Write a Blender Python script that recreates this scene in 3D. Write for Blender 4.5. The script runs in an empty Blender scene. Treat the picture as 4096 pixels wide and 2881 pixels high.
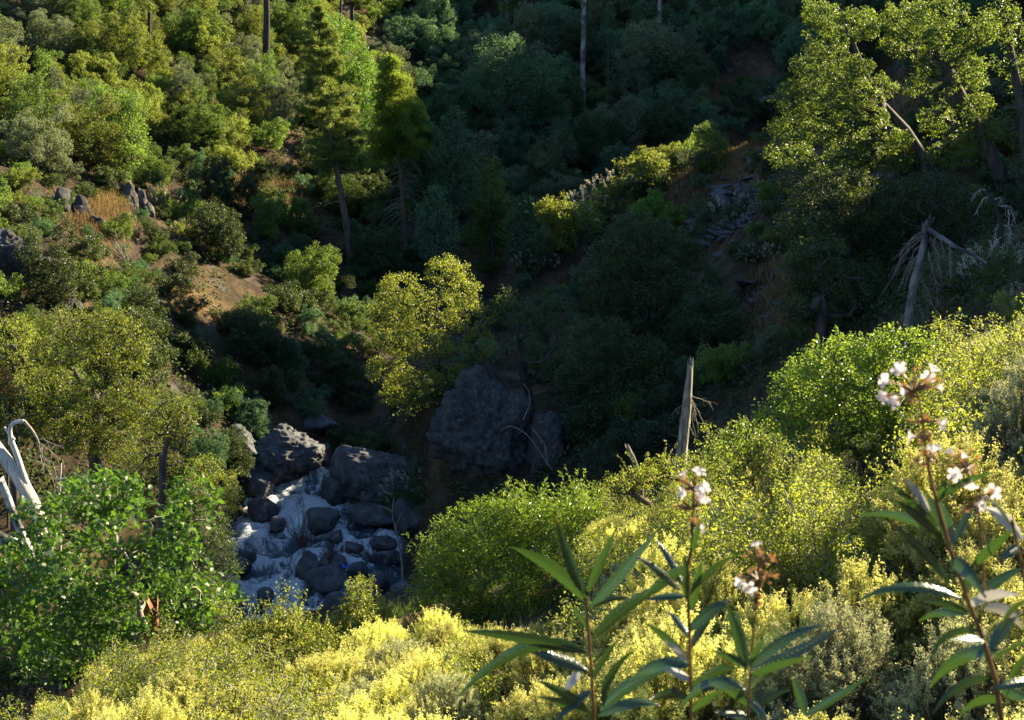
import bpy, bmesh, math
import numpy as np
from math import radians as RAD

# ------------------------------------------------------------------ camera, sky, sun, exposure
SC = bpy.context.scene
COL = SC.collection
PITCH = RAD(15.0)
HF = RAD(20.0)
cam_d = bpy.data.cameras.new('camera')
cam = bpy.data.objects.new('camera', cam_d)
COL.objects.link(cam)
cam.location = (0, 0, 0)
cam.rotation_euler = (RAD(90) - PITCH, 0, 0)
cam_d.sensor_width = 36.0
cam_d.lens = 18.0 / math.tan(HF)
cam_d.clip_start = 0.05
cam_d.clip_end = 3000
cam_d.dof.use_dof = True
cam_d.dof.focus_distance = 45.0
cam_d.dof.aperture_fstop = 18.0
SC.camera = cam

AZ, EL = RAD(58.0), RAD(26.0)
SUN = np.array([math.sin(AZ) * math.cos(EL), math.cos(AZ) * math.cos(EL), math.sin(EL)])
world = bpy.data.worlds.new('World')
SC.world = world
world.use_nodes = True
wn = world.node_tree
sky = wn.nodes.new('ShaderNodeTexSky')
sky.sky_type = 'NISHITA'
sky.sun_disc = False
sky.sun_elevation = EL
sky.sun_rotation = AZ
sky.altitude = 400
sky.dust_density = 0.15
sky.ozone_density = 3.5
wn.links.new(sky.outputs[0], wn.nodes['Background'].inputs[0])
wn.nodes['Background'].inputs[1].default_value = 0.068

sun_d = bpy.data.lights.new('sun', 'SUN')
sun_d.energy = 5.0
sun_d.angle = RAD(0.5)
sun_d.color = (1.0, 0.85, 0.56)
sun = bpy.data.objects.new('sun', sun_d)
COL.objects.link(sun)
from mathutils import Vector, Matrix
sun.rotation_euler = Vector(SUN).to_track_quat('Z', 'Y').to_euler()
sun.location = (60, 40, 60)

SC.view_settings.view_transform = 'Standard'
SC.view_settings.look = 'None'
SC.view_settings.exposure = 1.98
SC.view_settings.gamma = 1.0
cy = SC.cycles
cy.max_bounces = 6
cy.diffuse_bounces = 3
cy.glossy_bounces = 2
cy.transmission_bounces = 3
cy.transparent_max_bounces = 4
cy.caustics_reflective = False
cy.caustics_refractive = False
cy.use_denoising = True

# ------------------------------------------------------------------ maths helpers
RNG = np.random.default_rng(11)
FPX = 512 / math.tan(HF)
CP_, SP_ = math.cos(PITCH), math.sin(PITCH)

def ray(u, v):
    a = (u - 512) / FPX
    b = (360 - v) / FPX
    return np.array([a, CP_ + b * SP_, -SP_ + b * CP_])

def pix(u, v, y):
    d = ray(u, v)
    return d * (y / d[1])

def proj(p):
    dep = p[1] * CP_ - p[2] * SP_
    return 512 + FPX * p[0] / dep, 360 - FPX * (p[1] * SP_ + p[2] * CP_) / dep, dep

def nrm(a):
    return a / np.maximum(np.linalg.norm(a, axis=-1, keepdims=True), 1e-9)

def runit(n, rng):
    return nrm(rng.normal(size=(n, 3)))

def vnoise(p):
    p = np.asarray(p, float)
    i = np.floor(p).astype(np.int64)
    f = p - i
    f = f * f * (3 - 2 * f)
    def hsh(a, b, c):
        h = (a * 374761393 + b * 668265263 + c * 1274126177) & 0x7fffffff
        h = ((h ^ (h >> 13)) * 1103515245) & 0x7fffffff
        return ((h ^ (h >> 16)) & 0xffff) / 65535.0
    o = 0
    for dx in (0, 1):
        for dy in (0, 1):
            for dz in (0, 1):
                w = (f[:, 0] if dx else 1 - f[:, 0]) * (f[:, 1] if dy else 1 - f[:, 1]) * (f[:, 2] if dz else 1 - f[:, 2])
                o = o + w * hsh(i[:, 0] + dx, i[:, 1] + dy, i[:, 2] + dz)
    return o * 2 - 1

def fbm(p, octv=4, gain=0.5):
    o = 0
    a = 1.0
    p = np.asarray(p, float)
    for k in range(octv):
        o = o + a * vnoise(p + 17.3 * k)
        p = p * 2.03
        a *= gain
    return o

class MB:
    """collects polygons; build() links them as one mesh"""
    def __init__(s):
        s.V, s.F, s.R, s.M, s.S, s.n = [], [], [], [], [], 0
    def polys(s, V, rnd=None, mi=0, smooth=False):
        V = np.asarray(V, np.float32)
        n, k, _ = V.shape
        if n == 0:
            return
        s.V.append(V.reshape(-1, 3))
        s.F.append((np.arange(n * k) + s.n, np.full(n, k)))
        s.n += n * k
        s.R.append(np.full(n, 0.5) if rnd is None else np.asarray(rnd))
        s.M.append(np.full(n, mi))
        s.S.append(np.full(n, smooth))
    def indexed(s, V, F, rnd=None, mi=0, smooth=True):
        V = np.asarray(V, np.float32)
        F = np.asarray(F)
        s.V.append(V)
        s.F.append((F.ravel() + s.n, np.full(len(F), F.shape[1])))
        s.n += len(V)
        s.R.append(np.full(len(F), 0.5) if rnd is None else np.broadcast_to(rnd, len(F)))
        s.M.append(np.full(len(F), mi))
        s.S.append(np.full(len(F), smooth))
    def tube(s, P, R, k=6, rnd=None, mi=0, cap=True):
        P = np.asarray(P, float)
        R = np.broadcast_to(np.asarray(R, float), len(P))
        T = nrm(np.gradient(P, axis=0))
        ref = np.array([0.31, 0.17, 0.93]) if abs(T[0][2]) < 0.9 else np.array([0.9, 0.3, 0.1])
        B = nrm(np.cross(T, ref))
        C = np.cross(T, B)
        a = np.arange(k) * 2 * math.pi / k
        V = P[:, None] + R[:, None, None] * (np.cos(a)[None, :, None] * B[:, None] + np.sin(a)[None, :, None] * C[:, None])
        n = len(P)
        i = np.arange(n - 1)[:, None] * k
        j = np.arange(k)[None]
        j2 = (j + 1) % k
        F = np.stack([i + j, i + j2, i + k + j2, i + k + j], -1).reshape(-1, 4)
        s.indexed(V.reshape(-1, 3), F, rnd, mi)
        if cap:
            s.polys(V[-1][None], None, mi)
            s.polys(V[0][None, ::-1], None, mi)
    def mesh(s, name, mats):
        m = bpy.data.meshes.new(name)
        if s.n == 0:
            return m
        V = np.concatenate(s.V)
        L = np.concatenate([f[0] for f in s.F])
        T = np.concatenate([f[1] for f in s.F])
        m.vertices.add(len(V))
        m.vertices.foreach_set('co', V.astype(np.float32).ravel())
        m.loops.add(len(L))
        m.loops.foreach_set('vertex_index', L.astype(np.int32))
        m.polygons.add(len(T))
        m.polygons.foreach_set('loop_start', np.r_[0, np.cumsum(T)[:-1]].astype(np.int32))
        m.polygons.foreach_set('material_index', np.concatenate(s.M).astype(np.int32))
        m.polygons.foreach_set('use_smooth', np.concatenate(s.S).astype(bool))
        at = m.attributes.new('rnd', 'FLOAT', 'FACE')
        at.data.foreach_set('value', np.concatenate(s.R).astype(np.float32))
        for mt in (mats if isinstance(mats, (list, tuple)) else [mats]):
            m.materials.append(mt)
        m.update(calc_edges=True)
        return m

def link(name, data, parent=None, loc=None, rotz=0.0, scale=None):
    o = bpy.data.objects.new(name, data)
    COL.objects.link(o)
    if parent is not None:
        o.parent = parent
    if loc is not None:
        o.location = loc
    if rotz:
        o.rotation_euler[2] = rotz
    if scale is not None:
        o.scale = scale if hasattr(scale, '__len__') else (scale,) * 3
    return o

def tag(o, label=None, cat=None, group=None, kind=None):
    if label: o['label'] = label
    if cat: o['category'] = cat
    if group: o['group'] = group
    if kind: o['kind'] = kind
    return o

def thing(name, loc, label, cat, group=None, rotz=0.0, scale=None):
    return tag(link(name, None, None, loc, rotz, scale), label, cat, group)

# ------------------------------------------------------------------ materials
def newmat(name):
    m = bpy.data.materials.new(name)
    m.use_nodes = True
    nt = m.node_tree
    nt.nodes.clear()
    out = nt.nodes.new('ShaderNodeOutputMaterial')
    return m, nt, out

def N(nt, t, **kw):
    n = nt.nodes.new(t)
    for k, v in kw.items():
        if k.startswith('i_'):
            key = k[2:]
            n.inputs[int(key) if key.isdigit() else key.replace('_', ' ')].default_value = v
        else:
            setattr(n, k, v)
    return n

def rgba(c):
    return (c[0], c[1], c[2], 1.0)

def ramp(nt, fac, stops):
    r = nt.nodes.new('ShaderNodeValToRGB')
    e = r.color_ramp.elements
    while len(e) < len(stops):
        e.new(0.5)
    for el, (p, c) in zip(e, stops):
        el.position = p
        el.color = rgba(c) if len(c) == 3 else c
    nt.links.new(fac, r.inputs[0])
    return r.outputs[0]

def leafmat(name, dark, light, trans, tw=0.4, rough=0.42, spec=0.5, hue=0.03, val=0.35):
    m, nt, out = newmat(name)
    at = N(nt, 'ShaderNodeAttribute', attribute_name='rnd')
    oi = N(nt, 'ShaderNodeObjectInfo')
    col = ramp(nt, at.outputs['Fac'], [(0.0, dark), (1.0, light)])
    hs = N(nt, 'ShaderNodeHueSaturation')
    mh = N(nt, 'ShaderNodeMapRange', i_3=0.5 - hue, i_4=0.5 + hue)
    nt.links.new(oi.outputs['Random'], mh.inputs[0])
    mul = N(nt, 'ShaderNodeMath', operation='MULTIPLY', i_1=7.31)
    fr = N(nt, 'ShaderNodeMath', operation='FRACT')
    nt.links.new(oi.outputs['Random'], mul.inputs[0])
    nt.links.new(mul.outputs[0], fr.inputs[0])
    mv = N(nt, 'ShaderNodeMapRange', i_3=1 - val, i_4=1 + val)
    nt.links.new(fr.outputs[0], mv.inputs[0])
    nt.links.new(mh.outputs[0], hs.inputs['Hue'])
    nt.links.new(mv.outputs[0], hs.inputs['Value'])
    nt.links.new(col, hs.inputs['Color'])
    p = N(nt, 'ShaderNodeBsdfPrincipled', i_Roughness=rough)
    p.inputs['Specular IOR Level'].default_value = spec
    nt.links.new(hs.outputs[0], p.inputs['Base Color'])
    t = N(nt, 'ShaderNodeBsdfTranslucent')
    tm = N(nt, 'ShaderNodeMix', data_type='RGBA', blend_type='MULTIPLY')
    tm.inputs[0].default_value = 1.0
    vv = N(nt, 'ShaderNodeCombineColor')
    for k in range(3):
        nt.links.new(mv.outputs[0], vv.inputs[k])
    tm.inputs[7].default_value = rgba(trans)
    nt.links.new(vv.outputs[0], tm.inputs[6])
    nt.links.new(tm.outputs[2], t.inputs[0])
    mx = N(nt, 'ShaderNodeMixShader', i_0=tw)
    nt.links.new(p.outputs[0], mx.inputs[1])
    nt.links.new(t.outputs[0], mx.inputs[2])
    nt.links.new(mx.outputs[0], out.inputs[0])
    return m

def barkmat(name, c1, c2, scale=6.0, stretch=0.25, bump=0.6, rough=0.85, c3=None):
    m, nt, out = newmat(name)
    tc = N(nt, 'ShaderNodeTexCoord')
    mp = N(nt, 'ShaderNodeMapping')
    mp.inputs['Scale'].default_value = (1, 1, stretch)
    nt.links.new(tc.outputs['Object'], mp.inputs[0])
    n1 = N(nt, 'ShaderNodeTexNoise', i_Scale=scale, i_Detail=6.0, i_Roughness=0.65)
    nt.links.new(mp.outputs[0], n1.inputs['Vector'])
    n2 = N(nt, 'ShaderNodeTexNoise', i_Scale=scale * 0.25, i_Detail=3.0)
    nt.links.new(tc.outputs['Object'], n2.inputs['Vector'])
    col = ramp(nt, n1.outputs['Fac'], [(0.35, c1), (0.65, c2)])
    if c3 is not None:
        fac = ramp(nt, n2.outputs['Fac'], [(0.45, (0, 0, 0)), (0.56, (1, 1, 1))])
        mix = N(nt, 'ShaderNodeMix', data_type='RGBA')
        nt.links.new(fac, mix.inputs[0])
        nt.links.new(col, mix.inputs[6])
        mix.inputs[7].default_value = rgba(c3)
        col = mix.outputs[2]
    p = N(nt, 'ShaderNodeBsdfPrincipled', i_Roughness=rough)
    nt.links.new(col, p.inputs['Base Color'])
    b = N(nt, 'ShaderNodeBump', i_Strength=bump, i_Distance=0.02)
    nt.links.new(n1.outputs['Fac'], b.inputs['Height'])
    nt.links.new(b.outputs[0], p.inputs['Normal'])
    nt.links.new(p.outputs[0], out.inputs[0])
    return m

def rockmat(name, c1, c2, c3, scale=1.0, rough=0.75, bump=0.8, lichen=None, wet=False):
    m, nt, out = newmat(name)
    tc = N(nt, 'ShaderNodeTexCoord')
    n1 = N(nt, 'ShaderNodeTexNoise', i_Scale=1.3 * scale, i_Detail=8.0, i_Roughness=0.7)
    n2 = N(nt, 'ShaderNodeTexNoise', i_Scale=7.0 * scale, i_Detail=6.0, i_Roughness=0.7)
    vo = N(nt, 'ShaderNodeTexVoronoi', feature='DISTANCE_TO_EDGE', i_Scale=1.6 * scale)
    dis = N(nt, 'ShaderNodeMix', data_type='RGBA', blend_type='ADD')
    dis.inputs[0].default_value = 0.5
    nt.links.new(tc.outputs['Object'], n1.inputs['Vector'])
    nt.links.new(tc.outputs['Object'], n2.inputs['Vector'])
    nt.links.new(tc.outputs['Object'], dis.inputs[6])
    nt.links.new(n1.outputs['Color'], dis.inputs[7])
    nt.links.new(dis.outputs[2], vo.inputs['Vector'])
    col = ramp(nt, n1.outputs['Fac'], [(0.32, c1), (0.52, c2), (0.7, c3)])
    mix = N(nt, 'ShaderNodeMix', data_type='RGBA', blend_type='MULTIPLY')
    mix.inputs[0].default_value = 0.7
    nt.links.new(col, mix.inputs[6])
    nt.links.new(ramp(nt, n2.outputs['Fac'], [(0.3, (0.45, 0.45, 0.45)), (0.7, (1.3, 1.3, 1.3))]), mix.inputs[7])
    col = mix.outputs[2]
    if lichen is not None:
        n3 = N(nt, 'ShaderNodeTexNoise', i_Scale=3.1 * scale, i_Detail=7.0, i_Roughness=0.75)
        nt.links.new(tc.outputs['Object'], n3.inputs['Vector'])
        mix2 = N(nt, 'ShaderNodeMix', data_type='RGBA')
        nt.links.new(ramp(nt, n3.outputs['Fac'], [(0.52, (0, 0, 0)), (0.62, (1, 1, 1))]), mix2.inputs[0])
        nt.links.new(col, mix2.inputs[6])
        mix2.inputs[7].default_value = rgba(lichen)
        col = mix2.outputs[2]
    p = N(nt, 'ShaderNodeBsdfPrincipled', i_Roughness=rough)
    nt.links.new(col, p.inputs['Base Color'])
    h = N(nt, 'ShaderNodeMath', operation='MULTIPLY_ADD', i_1=0.6)
    cr = N(nt, 'ShaderNodeMapRange', i_1=0.0, i_2=0.06, i_3=0.0, i_4=0.12)
    nt.links.new(vo.outputs['Distance'], cr.inputs[0])
    nt.links.new(n2.outputs['Fac'], h.inputs[0])
    nt.links.new(cr.outputs[0], h.inputs[2])
    if wet:
        sx = N(nt, 'ShaderNodeSeparateXYZ')
        nt.links.new(tc.outputs['Generated'], sx.inputs[0])
        wz = N(nt, 'ShaderNodeMath', operation='MULTIPLY_ADD', i_1=0.5)
        nt.links.new(n1.outputs['Fac'], wz.inputs[0])
        nt.links.new(sx.outputs[2], wz.inputs[2])
        wr = N(nt, 'ShaderNodeMapRange', i_1=0.55, i_2=0.78, i_3=0.0, i_4=1.0)
        nt.links.new(wz.outputs[0], wr.inputs[0])
        wm_ = N(nt, 'ShaderNodeMix', data_type='RGBA', blend_type='MULTIPLY')
        wm_.inputs[0].default_value = 1.0
        nt.links.new(col, wm_.inputs[6])
        nt.links.new(ramp(nt, wr.outputs[0], [(0.0, (0.4, 0.4, 0.42)), (1.0, (1, 1, 1))]), wm_.inputs[7])
        nt.links.new(wm_.outputs[2], p.inputs['Base Color'])
        rg = N(nt, 'ShaderNodeMapRange', i_3=0.22, i_4=rough)
        nt.links.new(wr.outputs[0], rg.inputs[0])
        nt.links.new(rg.outputs[0], p.inputs['Roughness'])
    b = N(nt, 'ShaderNodeBump', i_Strength=bump, i_Distance=0.12)
    nt.links.new(h.outputs[0], b.inputs['Height'])
    nt.links.new(b.outputs[0], p.inputs['Normal'])
    nt.links.new(p.outputs[0], out.inputs[0])
    return m

MAT = dict(
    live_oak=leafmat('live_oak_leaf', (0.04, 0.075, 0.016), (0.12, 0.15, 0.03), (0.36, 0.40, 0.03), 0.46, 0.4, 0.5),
    dark_oak=leafmat('shaded_oak_leaf', (0.017, 0.036, 0.015), (0.044, 0.074, 0.026), (0.17, 0.23, 0.025), 0.33, 0.45, 0.4),  # shaded copy of the oak leaf, shade put into a darker colour
    black_oak=leafmat('black_oak_leaf', (0.03, 0.085, 0.018), (0.08, 0.17, 0.03), (0.17, 0.36, 0.02), 0.40, 0.38, 0.45, 0.02, 0.15),
    bay=leafmat('lance_leaf', (0.05, 0.11, 0.018), (0.14, 0.21, 0.03), (0.32, 0.45, 0.03), 0.45, 0.33, 0.6, 0.01, 0.1),
    round=leafmat('round_leaf', (0.05, 0.11, 0.02), (0.13, 0.21, 0.03), (0.32, 0.44, 0.03), 0.45, 0.33, 0.6, 0.01, 0.1),
    olive=leafmat('olive_brush_leaf', (0.07, 0.115, 0.018), (0.18, 0.22, 0.035), (0.44, 0.50, 0.045), 0.48, 0.45, 0.5, 0.015, 0.25),
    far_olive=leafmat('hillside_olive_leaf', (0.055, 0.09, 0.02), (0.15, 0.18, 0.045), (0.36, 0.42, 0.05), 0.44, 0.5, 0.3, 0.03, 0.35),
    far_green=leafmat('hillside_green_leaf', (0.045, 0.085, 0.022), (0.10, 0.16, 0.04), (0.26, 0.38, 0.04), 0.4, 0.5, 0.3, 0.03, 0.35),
    far_teal=leafmat('shade_slope_leaf', (0.04, 0.10, 0.055), (0.10, 0.18, 0.095), (0.16, 0.30, 0.08), 0.38, 0.55, 0.3, 0.025, 0.35),  # teal cast of the shade put into the leaf colour
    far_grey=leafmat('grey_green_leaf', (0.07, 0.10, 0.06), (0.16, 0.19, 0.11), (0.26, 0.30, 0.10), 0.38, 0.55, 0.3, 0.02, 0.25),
    maple=leafmat('maple_leaf', (0.05, 0.12, 0.02), (0.11, 0.20, 0.035), (0.24, 0.42, 0.04), 0.45, 0.45, 0.4, 0.01, 0.1),
    pine=leafmat('pine_needle', (0.07, 0.11, 0.03), (0.17, 0.21, 0.06), (0.32, 0.38, 0.06), 0.4, 0.5, 0.3, 0.01, 0.1),
    cedar=leafmat('cedar_spray', (0.07, 0.13, 0.025), (0.18, 0.25, 0.05), (0.38, 0.50, 0.06), 0.45, 0.5, 0.3, 0.01, 0.1),
    chamise=leafmat('chamise_needle', (0.08, 0.11, 0.02), (0.20, 0.23, 0.04), (0.48, 0.52, 0.05), 0.45, 0.5, 0.4, 0.02, 0.25),
    cham_grey=leafmat('chamise_grey_needle', (0.10, 0.14, 0.09), (0.20, 0.25, 0.15), (0.28, 0.32, 0.14), 0.35, 0.5, 0.4, 0.02, 0.2),
    plume=leafmat('chamise_bloom', (0.46, 0.45, 0.11), (0.84, 0.80, 0.34), (0.95, 0.92, 0.27), 0.52, 0.6, 0.2, 0.018, 0.28),
    plume_grey=leafmat('chamise_bud', (0.30, 0.33, 0.19), (0.52, 0.54, 0.30), (0.6, 0.58, 0.25), 0.4, 0.6, 0.2, 0.012, 0.15),
    candle=leafmat('buckeye_bloom', (0.35, 0.33, 0.27), (0.62, 0.60, 0.50), (0.7, 0.62, 0.4), 0.35, 0.6, 0.2, 0.01, 0.05),
    rust=leafmat('rusty_dead_leaf', (0.15, 0.09, 0.035), (0.30, 0.18, 0.07), (0.40, 0.25, 0.08), 0.3, 0.7, 0.2),
    grass=leafmat('dry_grass_blade', (0.15, 0.10, 0.045), (0.38, 0.28, 0.13), (0.42, 0.29, 0.12), 0.3, 0.7, 0.2),
    moss=leafmat('golden_moss', (0.10, 0.09, 0.015), (0.20, 0.17, 0.03), (0.3, 0.25, 0.03), 0.25, 0.8, 0.1),
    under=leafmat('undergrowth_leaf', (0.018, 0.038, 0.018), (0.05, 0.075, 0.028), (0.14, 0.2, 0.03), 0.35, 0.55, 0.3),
    bark=barkmat('oak_bark', (0.025, 0.02, 0.016), (0.09, 0.075, 0.06)),
    pinebark=barkmat('pine_bark', (0.045, 0.03, 0.022), (0.16, 0.11, 0.08)),
    twig=barkmat('grey_twig', (0.14, 0.12, 0.095), (0.32, 0.28, 0.22), 9, 1.0, 0.2),
    browntwig=barkmat('brown_twig', (0.06, 0.04, 0.03), (0.17, 0.12, 0.085), 9, 1.0, 0.2),
    snag=barkmat('weathered_wood', (0.05, 0.043, 0.037), (0.40, 0.37, 0.33), 20.0, 0.07, 1.0, 0.8, (0.17, 0.14, 0.115)),
    white=barkmat('bleached_wood', (0.22, 0.20, 0.19), (0.70, 0.67, 0.63), 12.0, 0.15, 1.0, 0.7, (0.50, 0.47, 0.43)),
    char=barkmat('charred_wood', (0.012, 0.011, 0.010), (0.05, 0.045, 0.04), 7.0, 0.3, 0.8, 0.7, (0.42, 0.41, 0.40)),
    rim_oak=leafmat('rim_lit_oak_leaf', (0.03, 0.06, 0.016), (0.085, 0.115, 0.028), (0.25, 0.34, 0.03), 0.42, 0.42, 0.45, 0.02, 0.2),
    greytrunk=barkmat('grey_dead_bark', (0.03, 0.027, 0.025), (0.11, 0.10, 0.095), 5.0, 0.2, 0.8, 0.85, (0.24, 0.23, 0.22)),
    burnt=barkmat('burnt_bark', (0.012, 0.010, 0.009), (0.05, 0.04, 0.035), 5.0, 0.3),
    redwood=barkmat('split_red_wood', (0.12, 0.05, 0.02), (0.36, 0.17, 0.07), 9, 0.15, 1.0),
    rock=rockmat('river_rock', (0.028, 0.031, 0.037), (0.072, 0.077, 0.088), (0.17, 0.175, 0.185), 1.4, wet=True),
    slab=rockmat('pale_river_slab', (0.035, 0.038, 0.044), (0.095, 0.10, 0.11), (0.22, 0.22, 0.23), 1.5, 0.7, 1.0, wet=True),
    crag=rockmat('crag_rock', (0.018, 0.017, 0.017), (0.045, 0.043, 0.042), (0.10, 0.096, 0.092), 1.6, 0.85, 1.0, (0.11, 0.112, 0.118)),
    ledge=rockmat('ledge_rock', (0.04, 0.035, 0.03), (0.12, 0.105, 0.09), (0.30, 0.28, 0.26), 1.8, 0.85, 1.0),
)

# ------------------------------------------------------------------ terrain
def G(u, v, y, dz=0.0):
    p = pix(u, v, y)
    return (p[0], p[1], p[2] - dz)

RIV = np.array([(40, 150, -12), (26, 136, -14.5), (12, 122, -17.5), (3, 106, -20), (-5, 90, -22), (-8.5, 78, -23.2), (-9.3, 70, -24.6), (-9.3, 66, -25.3), (-9.3, 56, -26), (-13, 46, -27), (-22, 36, -28.5), (-45, 22, -31), (-90, 0, -34), (-160, -30, -37)], float)
CTRL = [
    # the slope the camera stands on
    (0, 0, -1.75), (0, -12, -1.2), (-10, -8, -4), (10, -6, 0.5), (-25, -5, -14), (30, -5, 6), (-60, -30, -24), (60, 0, 12), (0, -80, 4), (80, -80, 20), (-90, -90, -20),
    (0, 1.5, -2.0), (0.5, 4, -3.6), (0, 9, -6.4), (3, 7, -4.6), (4.9, 13, -5.0), (8.0, 20, -5.6), (0, 18, -9.6), (-1.3, 24, -11.2), (-4.5, 12, -8.0), (-3.7, 18, -10.2), (3.5, 18, -7.6), (3, 25, -10.2), (7.5, 26, -8.3),
    (-8, 30, -15.5), (-3, 31, -15), (-13, 35, -19), (-8, 42, -21.5), (1, 34, -14), (6, 34, -12.2), (11.6, 40, -11.0), (2, 46, -19), (9, 52, -16), (15, 20, -2.5), (30, 25, 4), (20, 40, -5), (60, 35, 13), (100, 40, 24), (-20, 20, -22),
    # right bank of the creek; unseen hill beyond raised to cast shade
    (0, 60, -21.5), (-2.5, 62, -21.8), (-3.5, 66, -21), (-4, 71, -20.6), (4, 68, -19.5), (9, 66, -17), (2, 76, -20.5), G(775, 300, 65), G(1000, 170, 65, 0.3), (18, 52, -10), G(900, 110, 78), G(960, 50, 86), (28, 60, -6), (45, 75, 5), (60, 60, 15), (60, 71, 23), (60, 81, 20), (45, 50, 5), (110, 70, 40),
    # spur
    G(742, 153, 101, .2), G(700, 156, 101, 1.0), G(640, 182, 99, 1.5), G(600, 208, 98, 1.5), G(560, 243, 96, 1.5), G(525, 283, 93, 1.0), G(742, 200, 94), G(720, 240, 89), G(660, 268, 89, 2),
    (15, 111, -16), (24, 117, -13.5), (28, 106, -9), (36, 100, -4), (38, 112, -4),
    # far shaded slope and the unseen ridge to its right, crest shaped to steer sunlight
    (4, 113, -19), G(600, 120, 130, 2), G(600, 20, 150, 2), G(750, 100, 136, 1.5), G(780, 20, 152, 1), G(500, 160, 122, 2), G(480, 60, 140, 2), (60, 150, 28), (48, 136, 14), (60, 136, 27), (60, 141, 28), (60, 147, 22), (45, 122, -5), (55, 128, -2), (66, 135, 5), (80, 143, 12), (100, 155.5, 23), (130, 174, 43), (45, 105, -2), (60, 112, 6), (80, 124.5, 13), (100, 137, 21), (62, 120.5, 29), (60, 124, 28), (60, 128.7, 7), (60, 132.5, 7), (80, 131, 37), (100, 144, 46), (165, 180, 44), (200, 200, 60), (60, 92, 15), (66, 96, 18.5), (60, 101, 21), (59, 106, 17.7), (85, 108, 27), (110, 110, 38), (20, 190, 16), (60, 220, 50), (130, 160, 32), (112, 177, 55), (-20, 200, 20),
    # sunlit left hillside
    G(75, 230, 76), G(120, 205, 86), G(200, 200, 94), G(270, 330, 79, .8), G(230, 270, 84, .5), G(100, 30, 112, 1.5), G(300, 60, 126, 2), G(352, 255, 95), G(200, 110, 106, 1.5), G(30, 120, 96, 1.5), (-18, 56, -20.5), (-15.5, 60, -21.5), (-14.5, 66, -22), (-18, 48, -22), (-17, 72, -19), (-26, 52, -21), (-34, 60, -15), (-45, 75, -4), (-70, 90, 8), (-30, 40, -26), (-60, 50, -8), (-60, 140, 16), (-100, 60, 5), (-120, 150, 40), (-40, 190, 24), (-90, 230, 55), G(20, 290, 64),
    (0, 330, 90), (150, 330, 110), (-150, 330, 100), (250, 150, 120), (-260, 100, 70), (250, 0, 60), (-250, -50, 20),
]
ALLP = np.vstack([np.array(CTRL), RIV])

def rbf(pts, c=3.0):
    xy = pts[:, :2]
    n = len(xy)
    def ph(a, b):
        return np.sqrt(((a[:, None] - b[None]) ** 2).sum(2) + c * c)
    A = np.zeros((n + 3, n + 3))
    A[:n, :n] = ph(xy, xy)
    Pm = np.c_[np.ones(n), xy]
    A[:n, n:] = Pm
    A[n:, :n] = Pm.T
    w = np.linalg.solve(A, np.r_[pts[:, 2], 0, 0, 0])
    def f(q):
        out = np.empty(len(q))
        for i in range(0, len(q), 20000):
            b = q[i:i + 20000]
            out[i:i + 20000] = ph(b, xy) @ w[:n] + np.c_[np.ones(len(b)), b] @ w[n:]
        return out
    return f
_f0 = rbf(ALLP)

def rivd(q):
    best = np.full(len(q), 1e9)
    z = np.zeros(len(q))
    for a, b in zip(RIV[:-1], RIV[1:]):
        ab = b[:2] - a[:2]
        t = np.clip(((q - a[:2]) @ ab) / (ab @ ab), 0, 1)
        d = np.hypot(*(q - (a[:2] + t[:, None] * ab)).T)
        m = d < best
        best = np.where(m, d, best)
        z = np.where(m, a[2] + t * (b[2] - a[2]), z)
    return best, z

def halfw(y):
    return np.interp(y, [30, 50, 56, 64, 68, 71, 74, 150], [4.0, 4.2, 4.3, 4.2, 3.2, 1.6, 0.9, 0.8])

def Hraw(q):
    z = _f0(q)
    d, zr = rivd(q)
    hw = halfw(q[:, 1])
    w = np.clip((hw + 1.9 - d) / 1.9, 0, 1)
    w = w * w * (3 - 2 * w)
    z = np.maximum(z, zr + np.clip((d - hw) * 0.25, 0, 1.0) - 0.3)
    z = z * (1 - w) + (zr - 0.5) * w
    q3 = np.c_[q, np.zeros(len(q))]
    am = np.clip((np.hypot(q[:, 0], q[:, 1]) - 12) / 50, 0, 1)
    z = z + am * (1 - 0.8 * w) * (0.9 * fbm(q3 / 9.0, 4) + 0.25 * fbm(q3 / 1.7 + 40, 3))
    return z

def axis(lo, hi, d, far, grow=1.18):
    a = list(np.arange(lo, hi + 1e-6, d))
    s = d
    while a[-1] < far[1]:
        s *= grow
        a.append(a[-1] + s)
    s = d
    b = []
    x = lo
    while x > far[0]:
        s *= grow
        x -= s
        b.append(x)
    return np.array(b[::-1] + a)

GX = axis(-48, 48, 0.68, (-420, 420))
GY = axis(2, 160, 0.68, (-160, 520))
_X, _Y = np.meshgrid(GX, GY, indexing='ij')
GZ = Hraw(np.c_[_X.ravel(), _Y.ravel()]).reshape(_X.shape)

def H(x, y):
    x = np.atleast_1d(np.asarray(x, float))
    y = np.atleast_1d(np.asarray(y, float))
    i = np.clip(np.searchsorted(GX, x) - 1, 0, len(GX) - 2)
    j = np.clip(np.searchsorted(GY, y) - 1, 0, len(GY) - 2)
    a = np.clip((x - GX[i]) / (GX[i + 1] - GX[i]), 0, 1)
    b = np.clip((y - GY[j]) / (GY[j + 1] - GY[j]), 0, 1)
    return GZ[i, j] * (1 - a) * (1 - b) + GZ[i + 1, j] * a * (1 - b) + GZ[i, j + 1] * (1 - a) * b + GZ[i + 1, j + 1] * a * b

def h1(x, y):
    return float(H(x, y)[0])

_TS = np.concatenate([np.arange(2.5, 30, 0.1), np.arange(30, 240, 0.25)])

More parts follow.
